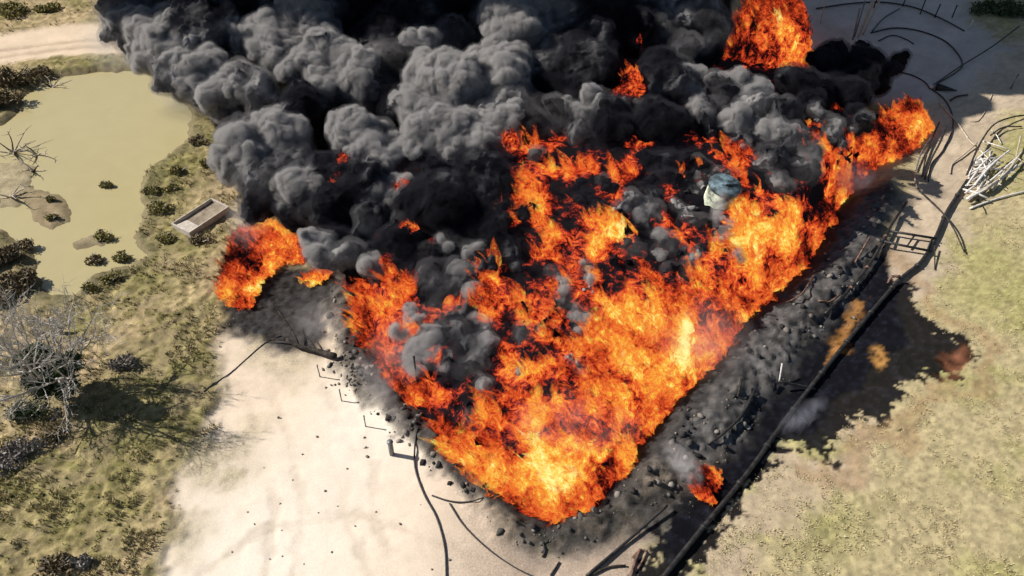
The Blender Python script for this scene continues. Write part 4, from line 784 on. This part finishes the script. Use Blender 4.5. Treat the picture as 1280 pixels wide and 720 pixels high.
def tree():
    g = np.random.default_rng(77); b = ON(76, 496); r = bpy.data.objects.new('bare_tree', None); COL.objects.link(r); r.location = b
    tag(r, 'leafless pale grey tree with spreading limbs and a green clump in its heart', 'tree')
    V, F = tube([(0, 0, -.2), (.05, 0, .8), (-.1, .1, 1.8)], lambda t: .34 - .1 * t, 10); link('trunk', mesh('trunk', V, F, M_BARK, True), r)
    tw_v, tw_f = [], []
    def grow(p, d, ln, rad, lev, V, F):
        pts = [p]; q = p; dd = d
        for k in range(5):
            dd = (dd + Vector(g.normal(0, .13, 3)) + Vector((0, 0, .05))).normalized(); q = q + dd * ln / 5; pts.append(q)
        tube(pts, lambda t: rad * (1 - .65 * t), 6 if lev < 2 else 3, V if lev < 2 else tw_v, F if lev < 2 else tw_f)
        if lev < 4:
            for k in range([5, 5, 4, 3][lev]):
                t = g.uniform(.3, 1); i = min(4, int(t * 5)); a = pts[i].lerp(pts[i + 1], t * 5 - i)
                nd = (dd + Vector(g.normal(0, .62, 3))).normalized(); grow(a, nd, ln * g.uniform(.42, .68), max(.014, rad * .45), lev + 1, V, F)
    for k in range(11):
        an = k * 2 * math.pi / 11 + g.normal(0, .2); el = g.uniform(.55, 1.15); d = Vector((math.cos(an) * math.cos(el), math.sin(an) * math.cos(el), math.sin(el)))
        V, F = [], []; grow(Vector((0, 0, .5 + .1 * k)), d, g.uniform(4.2, 6.2), .14, 0, V, F); link('limb', mesh('limb', V, F, M_BARK, True), r)
    link('twigs', mesh('twigs', tw_v, tw_f, M_BARK), r, kind='stuff')
    LV, LF = [], []; off = 0
    for k in range(11):
        v, f = leaves((g.normal(.1, .9), g.normal(0, .7), g.uniform(1.6, 4.2)), (1.0, 1.0, .8), 620, .19, g); LV.append(v); LF.append(f + off); off += len(v)
    link('crown', mesh('crown', np.concatenate(LV), np.concatenate(LF), M_LEAFG), r, kind='stuff')
tree()
def shrub(px, py, rad, h, m, label, n=900, seed=0, size=.13, group='low scrub bushes'):
    g = np.random.default_rng(seed + int(px * 3 + py)); b = ON(px, py); b.z = max(b.z, WT); r = bpy.data.objects.new('shrub', None); COL.objects.link(r); r.location = b; tag(r, label, 'shrub', group)
    LV, LF, off = [], [], 0
    for k in range(5):
        an = g.uniform(0, 6.3); v, f = leaves((math.cos(an) * rad * .5, math.sin(an) * rad * .4, h * .42), (rad * .62, rad * .5, h * .55), n // 5, size, g); LV.append(v); LF.append(f + off); off += len(v)
    link('foliage', mesh('foliage', np.concatenate(LV), np.concatenate(LF), m), r, kind='stuff')
    V, F = [], []
    for k in range(7):
        an = g.uniform(0, 6.3); tube([(0, 0, 0), (math.cos(an) * rad * .4, math.sin(an) * rad * .35, h * .5), (math.cos(an) * rad * .8, math.sin(an) * rad * .7, h * g.uniform(.7, 1.1))], lambda t: .035 - .02 * t, 4, V, F)
    link('stems', mesh('stems', V, F, M_BARK), r)
for a in [(20, 100, 2.8, 1.6, M_SHRUB, 'big brown shrub on the pond bank at the upper left edge', 1800), (10, 130, 2.2, 1.3, M_SHRUB, 'dark brown shrub touching the left edge above the pond', 1200), (48, 92, 1.5, .8, M_SHRUB, 'small brown shrub on the far pond bank', 700),
          (6, 330, 1.8, 1.2, M_SHRUB, 'brown shrub at the left edge below the pond', 1400), (22, 355, 1.7, 1.2, M_SHRUB, 'brown shrub right where the pond narrows at the lower left', 1000), (4, 372, 1.8, 1.2, M_SHRUB, 'dark shrub at the left edge above the bare tree', 1000),
          (30, 310, 1.0, .7, M_SHRUB, 'small shrub on the left pond shore', 500),
          (135, 236, .62, .6, M_OLIVE, 'lone tuft bush standing in the open pond', 320), (64, 250, .5, .4, M_OLIVE, 'upper small bush on the mud island', 220), (66, 274, .6, .45, M_OLIVE, 'lower small bush on the mud island', 260), (132, 297, .95, .7, M_OLIVE, 'bush at the end of the narrow mud spit', 420),
          (155, 326, .85, .65, M_OLIVE, 'round bush in the shallows at the lower pond shore', 420), (120, 330, .85, .6, M_SHRUB, 'brownish bush in the shallows left of the round one', 380), (118, 360, 1.0, .7, M_OLIVE, 'dark bush at the lowest tip of the pond', 420), (140, 352, .9, .7, M_OLIVE, 'bush next to the dark one at the lowest tip of the pond', 380),
          (155, 458, 1.05, .9, M_GREY, 'round grey leafless shrub alone above the tree shadow', 620), (38, 522, 1.5, 1.3, M_LEAFG, 'dark green shrub left of the tree foot', 900), (8, 580, 1.5, 1.0, M_GREY, 'grey scrub bush at the left edge below the tree', 900), (36, 560, 1.3, .9, M_GREY, 'grey brown scrub bush below the dark green shrub', 800),
          (72, 545, .8, .6, M_SHRUB, 'small scrub bush under the tree limbs', 420), (70, 712, 1.2, .7, M_SHRUB, 'brown scrub bush at the bottom left edge', 800), (100, 705, .7, .45, M_GREY, 'small pale scrub bush at the bottom left edge', 400),
          (225, 215, 1.0, .6, M_OLIVE, 'olive bush on the grass above the trough', 520), (200, 262, 1.2, .7, M_OLIVE, 'olive bush on the grass left of the trough', 620), (190, 240, .9, .55, M_OLIVE, 'olive bush at the right pond shore', 460), (250, 178, 1.1, .7, M_SHRUB, 'rust brown bush on the bank under the smoke', 520), (262, 205, 1.0, .6, M_OLIVE, 'olive bush below the smoke edge', 460), (215, 238, .8, .5, M_OLIVE, 'small olive bush right above the trough', 380), (208, 300, .9, .55, M_OLIVE, 'olive bush below the trough', 420), (252, 302, 1.0, .5, M_SHRUB, 'scorched brown bush between the trough and the left fire', 420),
          (12, 18, 2.6, 1.2, M_OLIVE, 'olive thicket at the top left corner above the dirt road', 1200), (60, 12, 1.8, .8, M_OLIVE, 'low olive bush above the dirt road', 700), (1262, 12, 4.0, 1.6, M_LEAFG, 'dark green thicket in the shade at the top right corner', 1500), (1232, 16, 2.6, 1.2, M_LEAFG, 'dark green bush beside the thicket at the top right', 900)]:
    shrub(*a[:6], n=a[6], size=.13 if a[2] < 1.6 else .2)
def grass():
    g = np.random.default_rng(5); polys = [SAND, SAND2, ROAD, POND, PIT, OIL, BERM, RIM, ASH, SANDTOP]
    def scatter(n, xr, yr, keepf, name, m, hs, ws, per, label):
        px = g.uniform(*xr, n); py = g.uniform(*yr, n); xy = np.array([G(a, b)[:2] for a, b in zip(px, py)]); ok = np.ones(n, bool)
        for q_ in polys: ok &= poly_sd(xy, q_) + (fbm2(xy / 1.1, 3, 77) - .5) * 2.4 > .1
        dn = fbm2(xy / 2.1, 3, 61); ok &= keepf(xy, dn); xy, dn = xy[ok], dn[ok]
        h = hs * (.5 + 1.3 * np.clip((dn - .35) * 2.2, 0, 1)) * g.uniform(.6, 1.4, len(xy))
        V, F = blades(len(xy), xy, h, np.full(len(xy), ws), h * 1.1, .55, per, 3); link(name, mesh(name, V, F, m), kind='stuff', label=label)
    ML = island_mat('dry olive grass', [(0, (.22, .185, .08)), (.4, (.33, .275, .14)), (.8, (.45, .37, .21)), (1, (.55, .46, .29))])
    MR = island_mat('dry straw grass', [(0, (.33, .285, .145)), (.5, (.46, .39, .22)), (1, (.56, .48, .30))])
    scatter(24000, (-10, 330), (-5, 725), lambda xy, dn: (1 - worley(np.c_[xy / .62, np.zeros(len(xy))], 3) + (dn - .5) * .6 > .50), 'grass', ML, .16, .035, 4, 'coarse olive and straw coloured tussock grass on the left')
    scatter(22000, (860, 1290), (80, 725), lambda xy, dn: (fbm2(xy / .6, 2, 83) * .75 + dn * .25 > .48), 'grass', MR, .09, .025, 4, 'short dry straw coloured grass on the right')
grass()
# ================================================================ STONES AND CLODS
M_STONE = rough_mat('dark stone', (.11, .095, .08), (.24, .21, .175), 5, .9, .2); M_CLOD = island_mat('charred clods', [(0, (.012, .012, .013)), (.35, (.045, .042, .04)), (.7, (.15, .135, .12)), (1, (.27, .24, .205))])
def rock(g, sub=1):
    v, f = ico(sub); return v * (1 + 1.1 * (vnoise(v * 1.9 + g.random() * 99, 5) - .5))[:, None] * np.array([1, g.uniform(.6, 1), g.uniform(.45, .8)]), f
g = np.random.default_rng(9); rocks = [mesh('stone', *[x if k == 0 else x for k, x in enumerate(rock(g))], M_STONE) for _ in range(5)]
spots = [(348, 522), (397, 546), (459, 571), (351, 523), (406, 614), (422, 633), (444, 658), (398, 641), (352, 663), (353, 695), (337, 699), (350, 630), (500, 655), (526, 631), (434, 482), (432, 494), (462, 494), (434, 586), (378, 568), (415, 690), (380, 705), (310, 640), (290, 690), (470, 640), (455, 547), (457, 560), (512, 556), (562, 700), (540, 712), (366, 600), (330, 585), (318, 655)]
for k, (x, y) in enumerate(spots):
    o = link('stone', rocks[k % 5], None, 'small dark stone lying on the bright open sand', 'stone', 'small dark stones scattered on the sand'); s = g.uniform(.05, .13); o.scale = (s, s, s); o.location = ON(x, y, s * .2); o.rotation_euler = (g.normal(0, .3), g.normal(0, .3), g.uniform(0, 6))
for k in range(46):
    x, y = g.normal(432, 14), g.normal(468, 12); o = link('stone', rocks[k % 5], None, 'dark stone in the spill of rubble by the end of the burnt log', 'stone', 'rubble stones by the burnt log'); s = g.uniform(.07, .17); o.scale = (s, s, s); o.location = ON(x, y, s * .2); o.rotation_euler.z = g.uniform(0, 6)
def clods():
    pts = []; lo = np.array([min(v.x for v in BERM) - 2, min(v.y for v in BERM) - 2]); hi = np.array([max(v.x for v in BERM) + 2, max(v.y for v in BERM) + 2])
    xy = g.uniform(lo, hi, (26000, 2)); d = poly_sd(xy, BERM) + (fbm2(xy / 2, 3, 71) - .5) * 2.5; keep = (d < .2) & (fbm2(xy / 1.6, 3, 73) > .47); xy = xy[keep][:420]; z = terrain(xy)[0]
    xr = g.uniform([min(v.x for v in RIM), min(v.y for v in RIM)], [max(v.x for v in RIM), max(v.y for v in RIM)], (6000, 2)); kr = (poly_sd(xr, RIM) < .2) & (fbm2(xr / 1.4, 3, 79) > .5); xy = np.concatenate([xy, xr[kr][:260]]); z = terrain(xy)[0]
    shapes = [rock(g) for _ in range(12)]; V, F, off = [], [], 0
    for k in range(len(xy)):
        v, f = shapes[k % 12]; a = g.uniform(0, 6.3); s = .05 + .3 * g.random() ** 3.5; R_ = np.array([[math.cos(a), -math.sin(a), 0], [math.sin(a), math.cos(a), 0], [0, 0, 1]]); V.append(v @ R_.T * s + [xy[k][0], xy[k][1], z[k] + s * .2]); F.append(f + off); off += len(v)
    link('charred_clods', mesh('charred_clods', np.concatenate(V), np.concatenate(F), M_CLOD), kind='stuff', label='black and grey burnt clods heaped on the bank round the pit')
clods()
